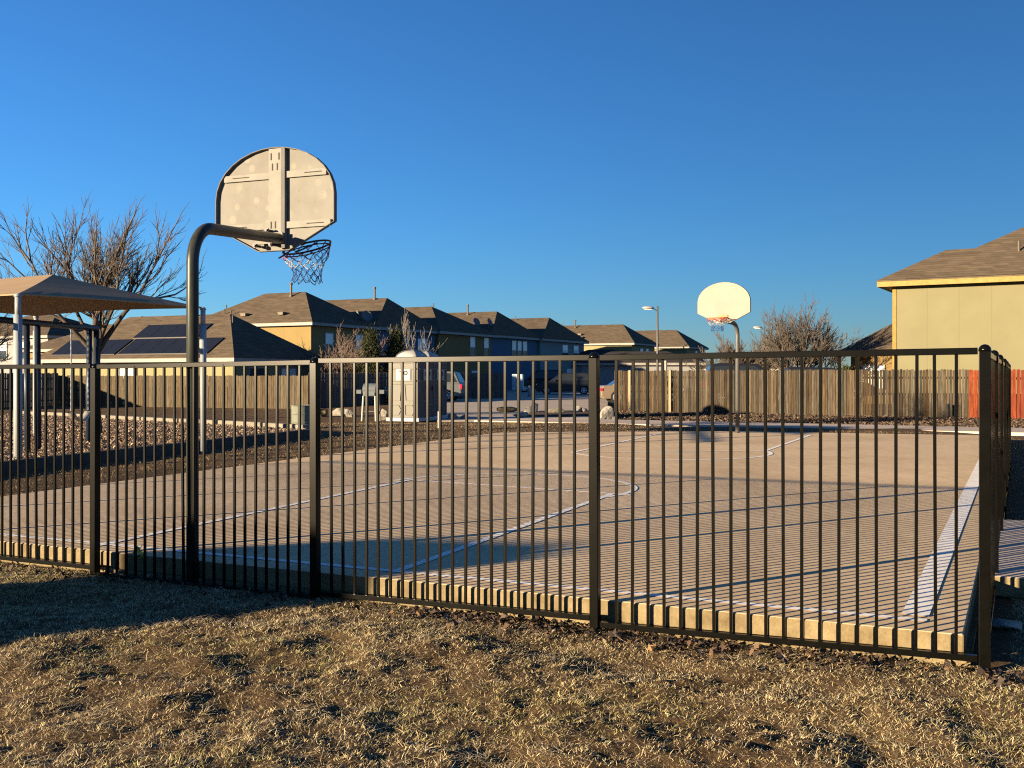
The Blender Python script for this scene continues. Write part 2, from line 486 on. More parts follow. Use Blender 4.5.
# intersection of front line and left line
def isect(p, d, q, e):
    den = d.x * e.y - d.y * e.x
    t = ((q.x - p.x) * e.y - (q.y - p.y) * e.x) / den
    return p + d * t
FL = isect(line_pt(SO, 0), U, left_near, ldir)
FARR = FR + V * 20.4
slab_poly = [FR, FARR, Vector((5.6, 25.7)), left_far, FL]
court = MB()
court.prism([(p.x, p.y, -.13) for p in slab_poly][::-1] if False else [(p.x, p.y, -.13) for p in slab_poly], (0, 0, .13))
co = court.build('court_slab', [M['court']], bevel=0.012)
tag(co, 'tan concrete basketball court slab behind the black fence', kind='structure')
# edge colour on sides: second slot
co.data.materials.append(M['slab_edge'])
for p in co.data.polygons:
    if abs(p.normal.z) < .5: p.material_index = 1
foot = MB()
cx_, cy_ = .0, .0
fp = [FR + U * .03 - N * .035, FARR + UH * .03, Vector((5.6, 25.75)), left_far + Vector((0, .05)), FL - N * .035 - U * .05]
foot.prism([(p.x, p.y, -.40) for p in fp], (0, 0, .272))
fo = foot.build('footing', [M['slab_edge']], co)

# painted lines, one worn sheet of strips on the slab
pl = MB()
def strip(a, b, w, z=.004):
    a = Vector(a); b = Vector(b); d = (b - a); L_ = d.length; d.normalize(); n = Vector((-d.y, d.x)) * w / 2
    k = max(1, int(L_ / .5))
    for i in range(k):
        p = a + d * (L_ * i / k); q = a + d * (L_ * (i + 1) / k)
        pl.add([(*(p - n), z), (*(q - n), z), (*(q + n), z), (*(p + n), z)], [(0, 1, 2, 3)])
def arc(c, r, a0, a1, w, z=.0045, n=40):
    for i in range(n):
        t0 = a0 + (a1 - a0) * i / n; t1 = a0 + (a1 - a0) * (i + 1) / n
        pl.add([(c[0] + (r - w / 2) * math.cos(t0), c[1] + (r - w / 2) * math.sin(t0), z),
                (c[0] + (r + w / 2) * math.cos(t0), c[1] + (r + w / 2) * math.sin(t0), z),
                (c[0] + (r + w / 2) * math.cos(t1), c[1] + (r + w / 2) * math.sin(t1), z),
                (c[0] + (r - w / 2) * math.cos(t1), c[1] + (r - w / 2) * math.sin(t1), z)], [(0, 1, 2, 3)] if a1 > a0 else [(3, 2, 1, 0)])
def G(px, py, z=0):                             # point on the court under a photo pixel
    y = (EYE - z) * FOC / (py - 375.0); return Vector((X(px, y), y))
LW = .075
strip(line_pt(SO + .26, .30), line_pt(SO + .26, 10.2), LW)
strip(G(915, 616), G(915, 616) + V * 19.2, .15, .005)
k_l0, k_r0 = G(92, 547), G(398.5, 571)
k_l1, k_r1 = G(410, 480), G(612, 494)
strip(k_l0, k_l1, LW, .0052); strip(k_r0, k_r1 + (k_r1 - k_r0).normalized() * .02, LW, .0052)
strip(k_l1, k_r1 + (k_r1 - k_l1) * .08, LW, .006)
cmid = (k_l1 + k_r1) / 2; rr = (k_r1 - k_l1).length / 2 + .12
a0 = math.atan2((k_r1 - k_l1).y, (k_r1 - k_l1).x)
arc(cmid, rr, a0 - .35, a0 + math.pi + .1, LW)
f_l, f_r = G(573, 452.5), G(765, 451)
f_lb, f_rb = G(663, 432.8), G(811, 435)
strip(f_l, f_lb, LW, .0052); strip(f_r, f_rb, LW, .0052); strip(f_l, f_r, LW, .006)
cm2 = (f_l + f_r) / 2; r2_ = (f_r - f_l).length / 2; a0 = math.atan2((f_r - f_l).y, (f_r - f_l).x)
arc(cm2, r2_, a0 - math.pi, a0, LW)
po = pl.build('painted_lines', [M['paint']], co)

# path joining the court on the right
pth = MB()
p0 = Vector((FR.x, FR.y)) + V * 1.92 + UH * .02; p1 = FR + V * 5.1 + UH * .02
pth.prism([(p0.x, p0.y, -.15), (p0.x + U.x * 9, p0.y + U.y * 9, -.15), (p1.x + U.x * 9, p1.y + U.y * 9, -.15), (p1.x, p1.y, -.15)], (0, 0, .142))
po = pth.build('path', [M['walk'], M['slab_edge']], bevel=.01)
for p in po.data.polygons:
    if abs(p.normal.z) < .5: p.material_index = 1
tag(po, 'concrete path meeting the right side of the court', kind='structure')

# pavement beyond the court, street, planting bed
def sheet(name, pts, z, mat, label, kind='structure', th=.10):
    m = MB(); m.prism([(p[0], p[1], z - th) for p in pts], (0, 0, th))
    o = m.build(name, [mat]); return tag(o, label, kind=kind)
def gp(px, y): return (X(px, y), y)
# wood fence line on the right
RF0 = Vector((X(614, 43.6), 43.6)); RFA = R(30); RFD = Vector((math.cos(RFA), -math.sin(RFA)))
def rf(t, off=0.): 
    p = RF0 + RFD * t + Vector((-math.sin(RFA), -math.cos(RFA))) * off; return (p.x, p.y)
sheet('sidewalk', [rf(-2.5, 12.3), rf(30, 10.2), rf(30, 7.6), rf(-2.5, 9.6)], -.045, M['walk'], 'pale pavement between court and wooden fence')
sheet('mulch_strip', [rf(-.3, 9.3), rf(30, 7.5), rf(30, -.3), rf(-.3, -.3)], -.165, M['mulch'], 'dark mulch strip along the foot of the wooden fence')  # shadow band over the brown mulch put into its dark colour
sheet('street', [gp(445, 34.6), gp(606, 36.5), gp(608, 60), gp(606, 120), gp(560, 150), gp(500, 112), gp(440, 84), gp(385, 72), gp(400, 46), gp(436, 38)], -.10, M['street'], 'concrete parking street in front of the row of houses', th=.15)
sheet('kerb_walk', [gp(437, 32.4), gp(615, 34.6), gp(615, 35.6), gp(437, 33.6)], -.03, M['walk'], 'low pale kerb at the near edge of the street', th=.14)
sheet('planting_bed', [gp(522, 36.9), gp(612, 38.0), gp(612, 42.5), gp(540, 42.0)], -.05, M['mulch'], 'dark planting bed with rocks between court and street', th=.14)

# ------------------------------------------------------------------ playground bed and borders
PB0 = Vector((X(0, 14.9), 14.9)); PB1 = Vector((X(309, 23.8), 23.8))
bdir = (PB1 - PB0).normalized()
PBs = PB0 - bdir * 9
PZ = .16
KE = Vector((X(150, 28.2), 28.2)); kdir = (KE - PB1).normalized(); KEE = PB1 + kdir * 22
m = MB(); m.prism([(PBs.x, PBs.y, -.2), (PB1.x, PB1.y, -.2), (KEE.x, KEE.y, -.2), (KEE.x - 9 * bdir.x - 8, KEE.y - 20, -.2)], (0, 0, .2 + PZ - .03))
bed = m.build('playground_bed', [M['chip_bed']]); tag(bed, 'raised wood chip surface of the playground', kind='structure')
m = MB(); nb = Vector((bdir.y, -bdir.x))
a, b_ = PBs, PB1
m.prism([(a.x, a.y, -.15), (b_.x, b_.y, -.15), (b_.x + nb.x * .13, b_.y + nb.y * .13, -.15), (a.x + nb.x * .13, a.y + nb.y * .13, -.15)][::-1], (0, 0, .15 + PZ))
o = m.build('playground_border', [M['border_face']], bevel=.01)
tag(o, 'long dark border wall holding the wood chips beside the court', 'border')
# kerb of concrete blocks at the back of the playground
kt = thing('concrete_kerb', 'row of pale concrete kerb blocks along the far edge of the wood chips', 'kerb', (PB1.x, PB1.y, 0), 0)
t = .1
for i, ln in enumerate((1.55, 1.8, 1.7, 1.8, 1.75, 1.8, 1.7, 1.8)):
    q = PB1 + kdir * (t + ln / 2) - PB1
    mm = MB(); mm.box((q.x, q.y, .06 + random.uniform(-.01, .01)), (ln, .2, .40), rz=math.atan2(kdir.y, kdir.x) + random.uniform(-.015, .015))
    mm.build('kerb_block', [M['concrete_kerb']], kt, bevel=.02)
    t += ln + .07

# ------------------------------------------------------------------ stuff: grass, leaves, chips
def blades(name, P, length, width, cols, lean=(.3, 1.3), mat=None):
    n = len(P)
    az = rng.uniform(0, 2 * np.pi, n); ln = rng.uniform(lean[0], lean[1], n)
    L0 = length; D = np.stack([np.cos(az) * np.sin(ln), np.sin(az) * np.sin(ln), np.cos(ln)], 1)
    ln2 = np.clip(ln + rng.uniform(-.1, .5, n), 0, 1.75)
    az2 = az + rng.normal(0, .3, n)
    D2 = np.stack([np.cos(az2) * np.sin(ln2), np.sin(az2) * np.sin(ln2), np.cos(ln2)], 1)
    p1 = P + D * (L0 * .5)[:, None]; p2 = p1 + D2 * (L0 * .5)[:, None]
    wa = rng.uniform(0, np.pi, n)
    W = np.stack([np.cos(wa), np.sin(wa), np.zeros(n)], 1) * (width / 2)[:, None]
    vs = np.stack([P - W, P + W, p1 - W * .8, p1 + W * .8, p2 - W * .25, p2 + W * .25], 1).reshape(-1, 3)
    base = (np.arange(n) * 6)[:, None]
    q = np.concatenate([base + np.array([[0, 1, 3, 2]]), base + np.array([[2, 3, 5, 4]])], 0)
    return np_mesh(name, vs, q, np.repeat(cols, 6, 0), mat or M['grass'])

def pick_cols(pal, wts, n, jit=.2):
    pal = np.array(pal); k = rng.choice(len(pal), n, p=np.array(wts) / sum(wts))
    return np.clip(pal[k] * rng.uniform(1 - jit, 1 + jit, (n, 1)), 0, 1)
GP = [(.50, .41, .235), (.38, .30, .155), (.265, .245, .12), (.13, .085, .053), (.62, .55, .37), (.11, .12, .05)]

def scatter(n, x0, x1, y0, y1, keep):
    x = rng.uniform(x0, x1, n); y = rng.uniform(y0, y1, n); k = keep(x, y); return x[k], y[k]
def patchy(x, y):
    return vnoise(x, y, 1.7) * .45 + vnoise(x, y, 5.) * .35 + vnoise(x, y, 14.) * .2
# foreground lawn, in front of the fence and to the right of it
def keep_fg(x, y):
    inside = (fence_d(x, y) < .08) | ((side_d(x, y) > .12))
    view = np.abs(x) < y * .62 + .5
    dens = sstep(.30, .52, patchy(x, y))
    return inside & view & (rng.random(len(x)) < .62 + .38 * dens)
x, y = scatter(1100000, -6.0, 5.6, 3.3, 9.4, keep_fg)
z = ground_z(x, y) - .004
gr = vnoise(x + 31, y, 1.1)
cols = pick_cols(GP, [30, 26, 12, 17, 11, 4], len(x))
green = (gr > .58) & (rng.random(len(x)) < .35)
cols[green] = pick_cols([(.20, .22, .06), (.28, .27, .09), (.36, .31, .12)], [3, 4, 4], int(green.sum()))
o = blades('dry_grass', np.stack([x, y, z], 1), rng.uniform(.010, .032, len(x)) * (.68 + .65 * patchy(x, y)), rng.uniform(.0016, .0030, len(x)), cols, (.55, 1.55))
tag(o, 'straw coloured dormant lawn grass in front of the fence', 'grass', kind='stuff')
k = rng.random(len(x)) < .055
xs, ys = x[k] + rng.normal(0, .01, k.sum()), y[k]
o = blades('loose_straw', np.stack([xs, ys, ground_z(xs, ys) + rng.uniform(.004, .022, len(xs))], 1), rng.uniform(.04, .10, len(xs)), rng.uniform(.0018, .0032, len(xs)),
           pick_cols([(.55, .47, .32), (.40, .31, .18), (.22, .15, .09), (.13, .085, .05)], [5, 4, 3, 2], len(xs)), (1.25, 1.6))
tag(o, 'loose flattened straw lying over the dormant lawn', 'straw', kind='stuff')
# grass beyond: strip left of the court, verge behind it
def on_court(x, y):
    s1 = (x - left_near.x) * ldir.y - (y - left_near.y) * ldir.x
    return (fence_d(x, y) > .1) & (s1 > 0) & (side_d(x, y) < -.05) & ((y + .03 * x) < 25.75)
def keep_mid(x, y):
    s1 = (x - left_near.x) * ldir.y - (y - left_near.y) * ldir.x
    s2 = (x - PB0.x) * bdir.y - (y - PB0.y) * bdir.x
    r_ = (s2 > .15) | ((x - PB1.x) * kdir.y - (y - PB1.y) * kdir.x > .2) & (y > 20)
    rd = (x - RF0.x) * (-math.sin(RFA)) + (y - RF0.y) * (-math.cos(RFA))
    return r_ & (~on_court(x, y)) & (np.abs(x) < y * .56 + 1) & (fence_d(x, y) > .4) & (side_d(x, y) < .2) & (rd > 12.4) & (y < 32.3 + (x + 2.3) * .38) & (rng.random(len(x)) < .25 + sstep(.3, .6, patchy(x * .4, y * .4)))
x, y = scatter(420000, -24, 13, 9, 50, keep_mid)
cols = pick_cols([(.21, .16, .095), (.165, .12, .07), (.11, .075, .045), (.26, .21, .13), (.13, .115, .055)], [30, 30, 22, 12, 6], len(x))
o = blades('verge_grass', np.stack([x, y, ground_z(x, y) - .005], 1), rng.uniform(.025, .06, len(x)), rng.uniform(.004, .008, len(x)), cols, (.4, 1.45))
tag(o, 'dead brown verge grass between court, playground and street', 'grass', kind='stuff')

def leaves(name, x, y, z, size, cols, tilt=.6, mat=None, asp=.6):
    n = len(x); az = rng.uniform(0, 2 * np.pi, n)
    t1 = rng.normal(0, tilt, n); t2 = rng.normal(0, tilt, n)
    a = np.stack([np.cos(az), np.sin(az), t1], 1) * (size / 2)[:, None]
    b = np.stack([-np.sin(az), np.cos(az), t2], 1) * (size * asp / 2)[:, None]
    P = np.stack([x, y, z], 1); lift = np.zeros((n, 3)); lift[:, 2] = size * .22
    vs = np.stack([P - a, P - b + lift, P + a, P + b + lift], 1).reshape(-1, 3)
    q = (np.arange(n) * 4)[:, None] + np.array([[0, 1, 2, 3]])
    return np_mesh(name, vs, q, np.repeat(cols, 4, 0), mat or M['leaves'])
n = 3000
t = rng.uniform(-.8, 8.5, n); off = rng.normal(-.06, .10, n) - np.abs(rng.normal(0, .05, n))
kk = (off < .09) & (rng.random(n) < .25 + sstep(.35, .65, vnoise(t, t * 0, 2.3)) * (t < 4.5))
t, off = t[kk], off[kk]
x = FA.x + N.x * off - U.x * t; y = FA.y + N.y * off - U.y * t
o = leaves('fallen_leaves', x, y, ground_z(x, y) + rng.uniform(.0, .03, len(x)), rng.uniform(.02, .055, len(x)),
           pick_cols([(.055, .036, .026), (.09, .055, .034), (.035, .025, .02), (.17, .105, .055), (.24, .19, .13)], [5, 4, 6, 1.5, 1], len(x)))
tag(o, 'dark dead leaves gathered along the foot of the fence', 'leaves', kind='stuff')
# chips
def keep_bed(x, y):
    s2 = (x - PB0.x) * bdir.y - (y - PB0.y) * bdir.x
    s3 = (x - PB1.x) * kdir.y - (y - PB1.y) * kdir.x
    return (s2 < -.05) & (s3 < -.05) & (np.abs(x) < y * .56 + 1)
x, y = scatter(110000, -17, -4, 11, 33, keep_bed)
o = leaves('wood_chips', x, y, PZ - .03 + rng.uniform(.004, .04, len(x)), rng.uniform(.02, .055, len(x)),
           pick_cols([(.29, .215, .16), (.22, .155, .11), (.14, .10, .075), (.34, .275, .215), (.07, .05, .04)], [5, 5, 3, 3, 3], len(x)), .7, M['chips'], .5)
tag(o, 'reddish wood chips covering the playground', 'wood chips', kind='stuff')
def keep_mul(x, y):
    rd = (x - RF0.x) * (-math.sin(RFA)) + (y - RF0.y) * (-math.cos(RFA))
    return (rd > .1) & (rd < 7.4) & (x < y * .56 + 1) & (x > RF0.x - 1.5)
x, y = scatter(110000, 2, 26, 24, 45, keep_mul)
o = leaves('mulch_chips', x, y, -.165 + rng.uniform(0, .04, len(x)), rng.uniform(.05, .13, len(x)),
           pick_cols([(.10, .07, .05), (.065, .046, .034), (.14, .105, .075), (.04, .03, .025)], [5, 5, 3, 3], len(x)), .6, M['chips'], .5)  # chip colours darkened to carry the same shadow band
tag(o, 'loose brown mulch and leaves below the wooden fence', 'mulch', kind='stuff')

# ------------------------------------------------------------------ black metal fence
FH = 1.71                                        # top of rail above the lawn
fence = thing('metal_fence', 'black metal picket fence around the near side of the basketball court', 'fence', (FA.x, FA.y, -.165), -TH)
POSTS = [0, 2.178, 4.262, 6.36, 8.55, 10.72, 12.9, 15.1]
RAILZ_T, RAILZ_B = 1.69, .07
def make_post(h=1.722):
    b = MB(); w = .0285
    b.box((0, 0, h / 2 - .2), (w * 2, w * 2, h + .4))
    o = b.build('post', [M['black_paint']], fence, bevel=.004)
    c = MB(); c.lathe((0, 0, h - .002), [(w * 1.12, 0), (w * 1.10, .010), (w * .98, .021), (w * .68, .031), (w * .3, .036), (.003, .037)], 18)
    c.build('post_cap', [M['black_paint']], o, smooth=True)
    return o
def make_picket():
    b = MB(); w = .0085
    b.box((0, 0, (RAILZ_T + RAILZ_B) / 2), (w * 2, w * 2, RAILZ_T - RAILZ_B))
    return b.build('picket', [M['black_paint']], fence, bevel=.0015)
post0 = make_post(); picket0 = make_picket(); npk = 0
first_post = True; first_picket = True
bulk = MB()
def put_post(x, y, rz=0.):
    global first_post
    if first_post: o = post0; first_post = False
    else: o = copy_tree(post0, fence)
    o.location = (x, y, random.uniform(-.006, .006)); o.rotation_euler = (random.uniform(-.003, .003), random.uniform(-.004, .004), rz)
    return o
def put_picket(x, y, rz, zb=RAILZ_B, zt=RAILZ_T):
    global first_picket, npk
    if npk >= 100:
        bulk.box((x, y, (zb + zt) / 2), (.017, .017, zt - zb), rz=rz); return None
    if first_picket: o = picket0; first_picket = False
    else: o = part_copy(picket0, fence)
    k = (zt - zb) / (RAILZ_T - RAILZ_B)
    o.location = (x, y, zb - RAILZ_B * k); o.scale = (1, 1, k)
    o.rotation_euler = (random.gauss(0, .0028), random.gauss(0, .0028), rz); npk += 1
    return o
def put_rails(xa, ya, xb, yb, zs=((RAILZ_T, RAILZ_T), (RAILZ_B, RAILZ_B))):
    for nm, (za, zb_), hh in (('top_rail', zs[0], .036), ('bottom_rail', zs[1], .034)):
        L_ = math.hypot(xb - xa, yb - ya); b = MB()
        b.box((0, 0, 0), (L_ - .066, .032, hh))
        o = b.build(nm, [M['black_paint']], fence, bevel=.003)
        o.location = ((xa + xb) / 2, (ya + yb) / 2, (za + zb_) / 2); o.rotation_euler = (0, -math.atan2(zb_ - za, L_), math.atan2(yb - ya, xb - xa))
PZS = [((1.702, 1.681), (.078, .041)), ((1.683, 1.675), (.078, .047)), ((1.664, 1.640), (.012, .010)), ((1.645, 1.64), (.06, .06))]
PZO = [-.02, -.04, -.06, -.09, -.09, -.04, -.04, -.04]
for i, t in enumerate(POSTS): put_post(-t, 0).location.z = PZO[i]
for i in range(len(POSTS) - 1):
    t0, t1 = POSTS[i], POSTS[i + 1]
    zs = PZS[min(i, 3)]
    put_rails(-t0, 0, -t1, 0, zs)
    g_ = .138; pt = (t1 - t0 - 2 * g_) / 19
    for k in range(20):
        f = (g_ + pt * k) / (t1 - t0)
        o = put_picket(-(t0 + g_ + pt * k), 0, 0, zs[1][0] * (1 - f) + zs[1][1] * f, zs[0][0] * (1 - f) + zs[0][1] * f)
        if o and i == 1 and k == 10:
            b = MB(); b.box((-.009, 0, 1.29), (.006, .021, .11)); b.build('white_tape', [M['white']], o)
# side run, along the court's long side
ang = TH - AX + math.pi / 2
lv = Vector((math.cos(ang), math.sin(ang)))
SP = [0, 2.2, 4.4, 6.6, 8.8, 11.0, 13.0]
for i in range(1, len(SP)): put_post(lv.x * SP[i], lv.y * SP[i], ang)
for i in range(len(SP) - 1):
    put_rails(lv.x * SP[i], lv.y * SP[i], lv.x * SP[i + 1], lv.y * SP[i + 1])
    for k in range(20):
        s_ = SP[i] + .138 + (SP[i + 1] - SP[i] - .276) / 19 * k
        put_picket(lv.x * s_, lv.y * s_, ang)
o = bulk.build('picket_rows', [M['black_paint']], fence); o['kind'] = 'stuff'

# ------------------------------------------------------------------ basketball hoops
def fan_outline(W_, H_, grow=0.):
    w = W_ / 2 + grow
    pts = [(.13 * W_, -grow), (w, .25 * H_), (w, .52 * H_)]
    for k in range(1, 16):
        a = math.pi * k / 16
        pts.append((w * math.cos(a), .52 * H_ + (.48 * H_ + grow) * math.sin(a)))
    pts += [(-w, .52 * H_), (-w, .25 * H_), (-.13 * W_, -grow)]
    return pts
def hoop(name, label, base, armyaw, pole_top, arm_len, arm_rise, board_c, board_yaw, board_z, rim_mat, pole_mat, rim_tilt, rim_roll, group, face, pole_r=.046, basez=0., rim_off=0., net='full', rim_z=.12):
    """board_yaw: heading the board's playing face looks to (world, from +y clockwise)."""
    T = thing(name, label, 'basketball hoop', (base[0], base[1], basez), 0., group)
    ad = Vector((math.sin(armyaw), math.cos(armyaw), 0))
    fn = Vector((math.sin(board_yaw), math.cos(board_yaw), 0)); rt = Vector((math.cos(board_yaw), -math.sin(board_yaw), 0))
    bc = Vector((board_c[0] - base[0], board_c[1] - base[1], board_z - basez))
    b = MB(); path = [Vector((0, 0, -.3)), Vector((0, 0, pole_top - basez - .30))]
    rad = .30; zc = pole_top - basez
    slope = arm_rise / arm_len
    for k in range(1, 11):
        a = (math.pi / 2 - math.atan(slope)) * k / 10
        path.append(ad * (rad * (1 - math.cos(a))) + Vector((0, 0, zc - .30 + rad * math.sin(a))))
    end = ad * arm_len + Vector((0, 0, zc + arm_rise))
    path.append(path[-1].lerp(end, .5)); path.append(end)
    b.tube(path, pole_r, 18)
    po = b.build('pole', [pole_mat], T, smooth=True)
    # board
    W_, H_ = 1.285, .945
    to = lambda x, y, z: bc + rt * x + fn * y + Vector((0, 0, z))
    bd = MB(); ol = fan_outline(W_, H_); th = .012
    n = len(ol)
    front = [to(x, th / 2, z) for x, z in ol]; back = [to(x, -th / 2, z) for x, z in ol]
    bd.add(front, [tuple(range(n))[::-1]], 1); bd.add(back, [tuple(range(n))], 0)
    bd.add(front + back, [(i, (i + 1) % n, n + (i + 1) % n, n + i) for i in range(n)], 0)
    bo = bd.build('backboard', [M['board'], M['board_face']], T)
    fl = MB(); dep = .036; inn = fan_outline(W_, H_, -.005)
    A = [to(x, th / 2 - .001, z) for x, z in fan_outline(W_, H_, .003)]; B = [to(x, -th / 2 - dep, z) for x, z in fan_outline(W_, H_, .003)]
    Cc = [to(x, -th / 2 - dep, z) for x, z in inn]; D = [to(x, -th / 2 + .002, z) for x, z in inn]
    for P_, Q_ in ((A, B), (B, Cc), (Cc, D)):
        fl.add(P_ + Q_, [(i, (i + 1) % n, n + (i + 1) % n, n + i) for i in range(n)], 0)
    fl.build('flange', [M['board_flange']], bo)
    # centre channel and braces at the back
    def barx(mb, x0, x1, z0, z1, y0, y1, mi=0):
        c = to((x0 + x1) / 2, (y0 + y1) / 2, (z0 + z1) / 2)
        mb.box(c, (abs(x1 - x0), abs(y1 - y0), abs(z1 - z0)), mi, rz=-board_yaw)
    ch = MB(); barx(ch, -.05, .085, .16, H_ - .012, -.040, -.007); co_ = ch.build('centre_channel', [M['board_strip']], T, bevel=.003)
    sl = MB(); 
    for (xx, zz) in ((-.022, .86), (.062, .86), (-.008, .765), (.044, .765), (-.022, .235), (.024, .235)):
        barx(sl, xx - .006, xx + .006, zz - .032, zz + .032, -.0425, -.038)
    sl.build('slot', [M['rubber']], co_)
    fc = MB(); barx(fc, .087, .128, .02, H_ - .006, -.046, -.007); fc.build('channel_flange', [M['board_flange']], T, bevel=.002)
    for (x0, x1, zz) in ((-.60, -.055, .66), (.122, .60, .66), (-.60, -.055, .20), (.122, .60, .20)):
        if zz > .6: x0 = max(x0, -.555); x1 = min(x1, .555)
        br = MB(); barx(br, x0, x1, zz, zz + .06, -.030, -.007); bb = br.build('brace', [M['board_strip']], T, bevel=.002)
        sx = (x0 + x1) / 2 + (.08 if x0 > 0 else -.06)
        s2 = MB(); barx(s2, sx - .09, sx + .09, zz + .028, zz + .036, -.0325, -.029); s2.build('slot', [M['rubber']], bb)
    mp = MB(); e = end
    mp.box(to(-.02, -.075, .11), (.30, .02, .10), rz=-board_yaw); mp.build('mount_plate', [M['board_strip']], T, bevel=.002)
    for (xx, zz) in ((-.15, .045), (.02, .05), (-.02, .18)):
        bl = MB(); c0 = to(xx, -.02, zz); c1 = to(xx, -.13, zz); bl.tube([c0, c1], .012, 8); bl.tube([to(xx, -.10, zz), to(xx, -.118, zz)], .022, 6)
        bl.build('bolt', [M['rim_dark']], T)
    # rim
    rc = to(rim_off, .15 + .235, rim_z)
    mt = Matrix.Rotation(rim_roll, 3, 'Y') @ Matrix.Rotation(rim_tilt, 3, rt)
    rm = MB()
    anchor = to(rim_off, .01, .10)
    rot = lambda p: anchor + mt @ (p - anchor)
    cen = rot(rc)
    rm.torus(cen, .2286, .0095, 40, 8, 0, mt)
    rm.torus(cen - mt @ Vector((0, 0, .028)), .222, .006, 36, 6, 0, mt)
    for sx in (-.09, .09):
        rm.tube([rot(to(rim_off + sx, .01, rim_z)), rot(to(rim_off + sx * 1.0, .20, rim_z))], .011, 8)
        rm.tube([rot(to(rim_off + sx, .01, rim_z - .09)), rot(to(rim_off + sx * 1.9, .30, rim_z - .01))], .008, 6)
    rm.box(rot(to(rim_off, .018, rim_z + .03)), (.22, .012, .08), 0, rz=-board_yaw)
    rm.build('rim', [rim_mat], T, smooth=False)
    # net
    ne = MB(); ns = 12; rows = 7; Ln = .335 if net == 'full' else .31
    prof = [1.0, .90, .79, .68, .60, .56, .58, .63]
    def npnt(i, r):
        a = 2 * math.pi * (i + .5 * (r % 2)) / ns
        rr_ = .2286 * prof[r]
        top = cen + mt @ Vector((.2286 * math.cos(a), .2286 * math.sin(a), -.01))
        low = cen + Vector((rr_ * math.cos(a), rr_ * math.sin(a), 0))
        k = r / rows
        p = top.lerp(low, min(1, k * 1.6)); p = Vector((p.x, p.y, p.z - Ln * k)); 
        jit = .012 if r else 0
        return p + Vector((random.uniform(-jit, jit), random.uniform(-jit, jit), random.uniform(-jit, jit)))
    grid = [[npnt(i, r) for i in range(ns)] for r in range(rows + 1)]
    for r in range(rows):
        mi = 0 if r < 2 else (1 if r < 4 else 2)
        for i in range(ns):
            if r % 2 == 0: tgt = (i, (i - 1) % ns)
            else: tgt = (i, (i + 1) % ns)
            for j in tgt:
                a, b2 = grid[r][i], grid[r + 1][j]
                midp = a.lerp(b2, .5) + Vector((0, 0, -.008))
                ne.tube([a, midp, b2], 0.0038 if r < 5 else .0045, 5, mi, cap=False)
    ne.build('net', [M['net_red'], M['net_white'], M['net_blue']], T, smooth=True)
    return T
pbase = line_pt(.077, 5.44)
hoop('basketball_hoop', 'near hoop seen from the back, fan backboard on a dark bent pole at the fence', pbase, R(11.9), 2.555, 1.52, .085,
     (-2.166, 9.4), R(22), 2.545, M['rim_dark'], M['steel_dark'], R(-1), R(-15), 'basketball hoops', 'back', .046, -.17, .07, rim_z=.045)
hoop('basketball_hoop', 'far hoop facing the camera, cream fan backboard on a thin pole', (X(737.5, 24.9), 24.9), R(33 + 180), 2.66, .95, .05,
     (X(723.5, 23.8), 23.8), R(33 + 180), 2.62, M['rim_orange'], M['steel'], R(-3), 0, 'basketball hoops', 'front', .05, -.02, .0, 'short')

# ------------------------------------------------------------------ shade canopy
A_ = Vector((X(18, 15.5), 15.5)); B_ = Vector((X(203, 18.6), 18.6))
cdir = (B_ - A_).normalized(); cl = Vector((-cdir.y, cdir.x)); CW = 4.9; cl_len = (B_ - A_).length
C_ = A_ + cl * CW; D_ = B_ + cl * CW
Pk1 = (A_ + B_) / 2 + cl * 1.75; Pk2 = (C_ + D_) / 2 - cl * 1.75
ZE, ZP = 2.64, 3.17
can = thing('shade_canopy', 'tan fabric shade canopy on silver posts over the playground', 'canopy', (A_.x, A_.y, PZ), 0.)
loc = lambda p, z: Vector((p.x - A_.x, p.y - A_.y, z - PZ))
m = MB()
def sag_tri_strip(e0, e1, r0, r1, nseg=10, nrow=5):      # surface from the eave e0-e1 up to r0-r1 with slight sag
    vs = []
    for j in range(nrow + 1):
        v_ = j / nrow
        for i in range(nseg + 1):
            u_ = i / nseg
            a = e0.lerp(e1, u_); b = r0.lerp(r1, u_)
            p = a.lerp(b, v_)
            p.z -= .012 * math.sin(math.pi * v_)
            if j == 0:
                inw = (r0.lerp(r1, .5) - e0.lerp(e1, .5)); inw.z = 0; inw.normalize()
                p += inw * .16 * math.sin(math.pi * u_); p.z += .03 * math.sin(math.pi * u_)
            vs.append(p)
    fs = []
    for j in range(nrow):
        for i in range(nseg):
            k = j * (nseg + 1) + i; fs.append((k, k + 1, k + nseg + 2, k + nseg + 1))
    m.add(vs, fs)
zA, zB, zC, zD = loc(A_, ZE), loc(B_, ZE), loc(C_, ZE), loc(D_, ZE); k1, k2 = loc(Pk1, ZP), loc(Pk2, ZP)
sag_tri_strip(zA, zB, k1, k1); sag_tri_strip(zB, zD, k1, k2); sag_tri_strip(zD, zC, k2, k2); sag_tri_strip(zC, zA, k2, k1)
fab = m.build('fabric', [M['canopy']], can, smooth=False)
so_ = fab.modifiers.new('thick', 'SOLIDIFY'); so_.thickness = .02
for P_ in (A_, B_, C_, D_):
    b = MB(); q = loc(P_, 0); q.z = 0
    b.tube([q + Vector((0, 0, -.3)), q + Vector((0, 0, 2.16))], .062, 20); b.tube([q + Vector((0, 0, 2.15)), q + Vector((0, 0, 2.44))], .045, 20)
    pp = b.build('post', [M['silver_post']], can, smooth=True)
    c = MB(); c.lathe(q + Vector((0, 0, 2.43)), [(.055, 0), (.06, .02), (.03, .05), (.004, .055)], 16); c.build('cap', [M['silver_post']], pp, smooth=True)
for a, b2 in ((zA, zB), (zB, zD), (zD, zC), (zC, zA)):
    pass

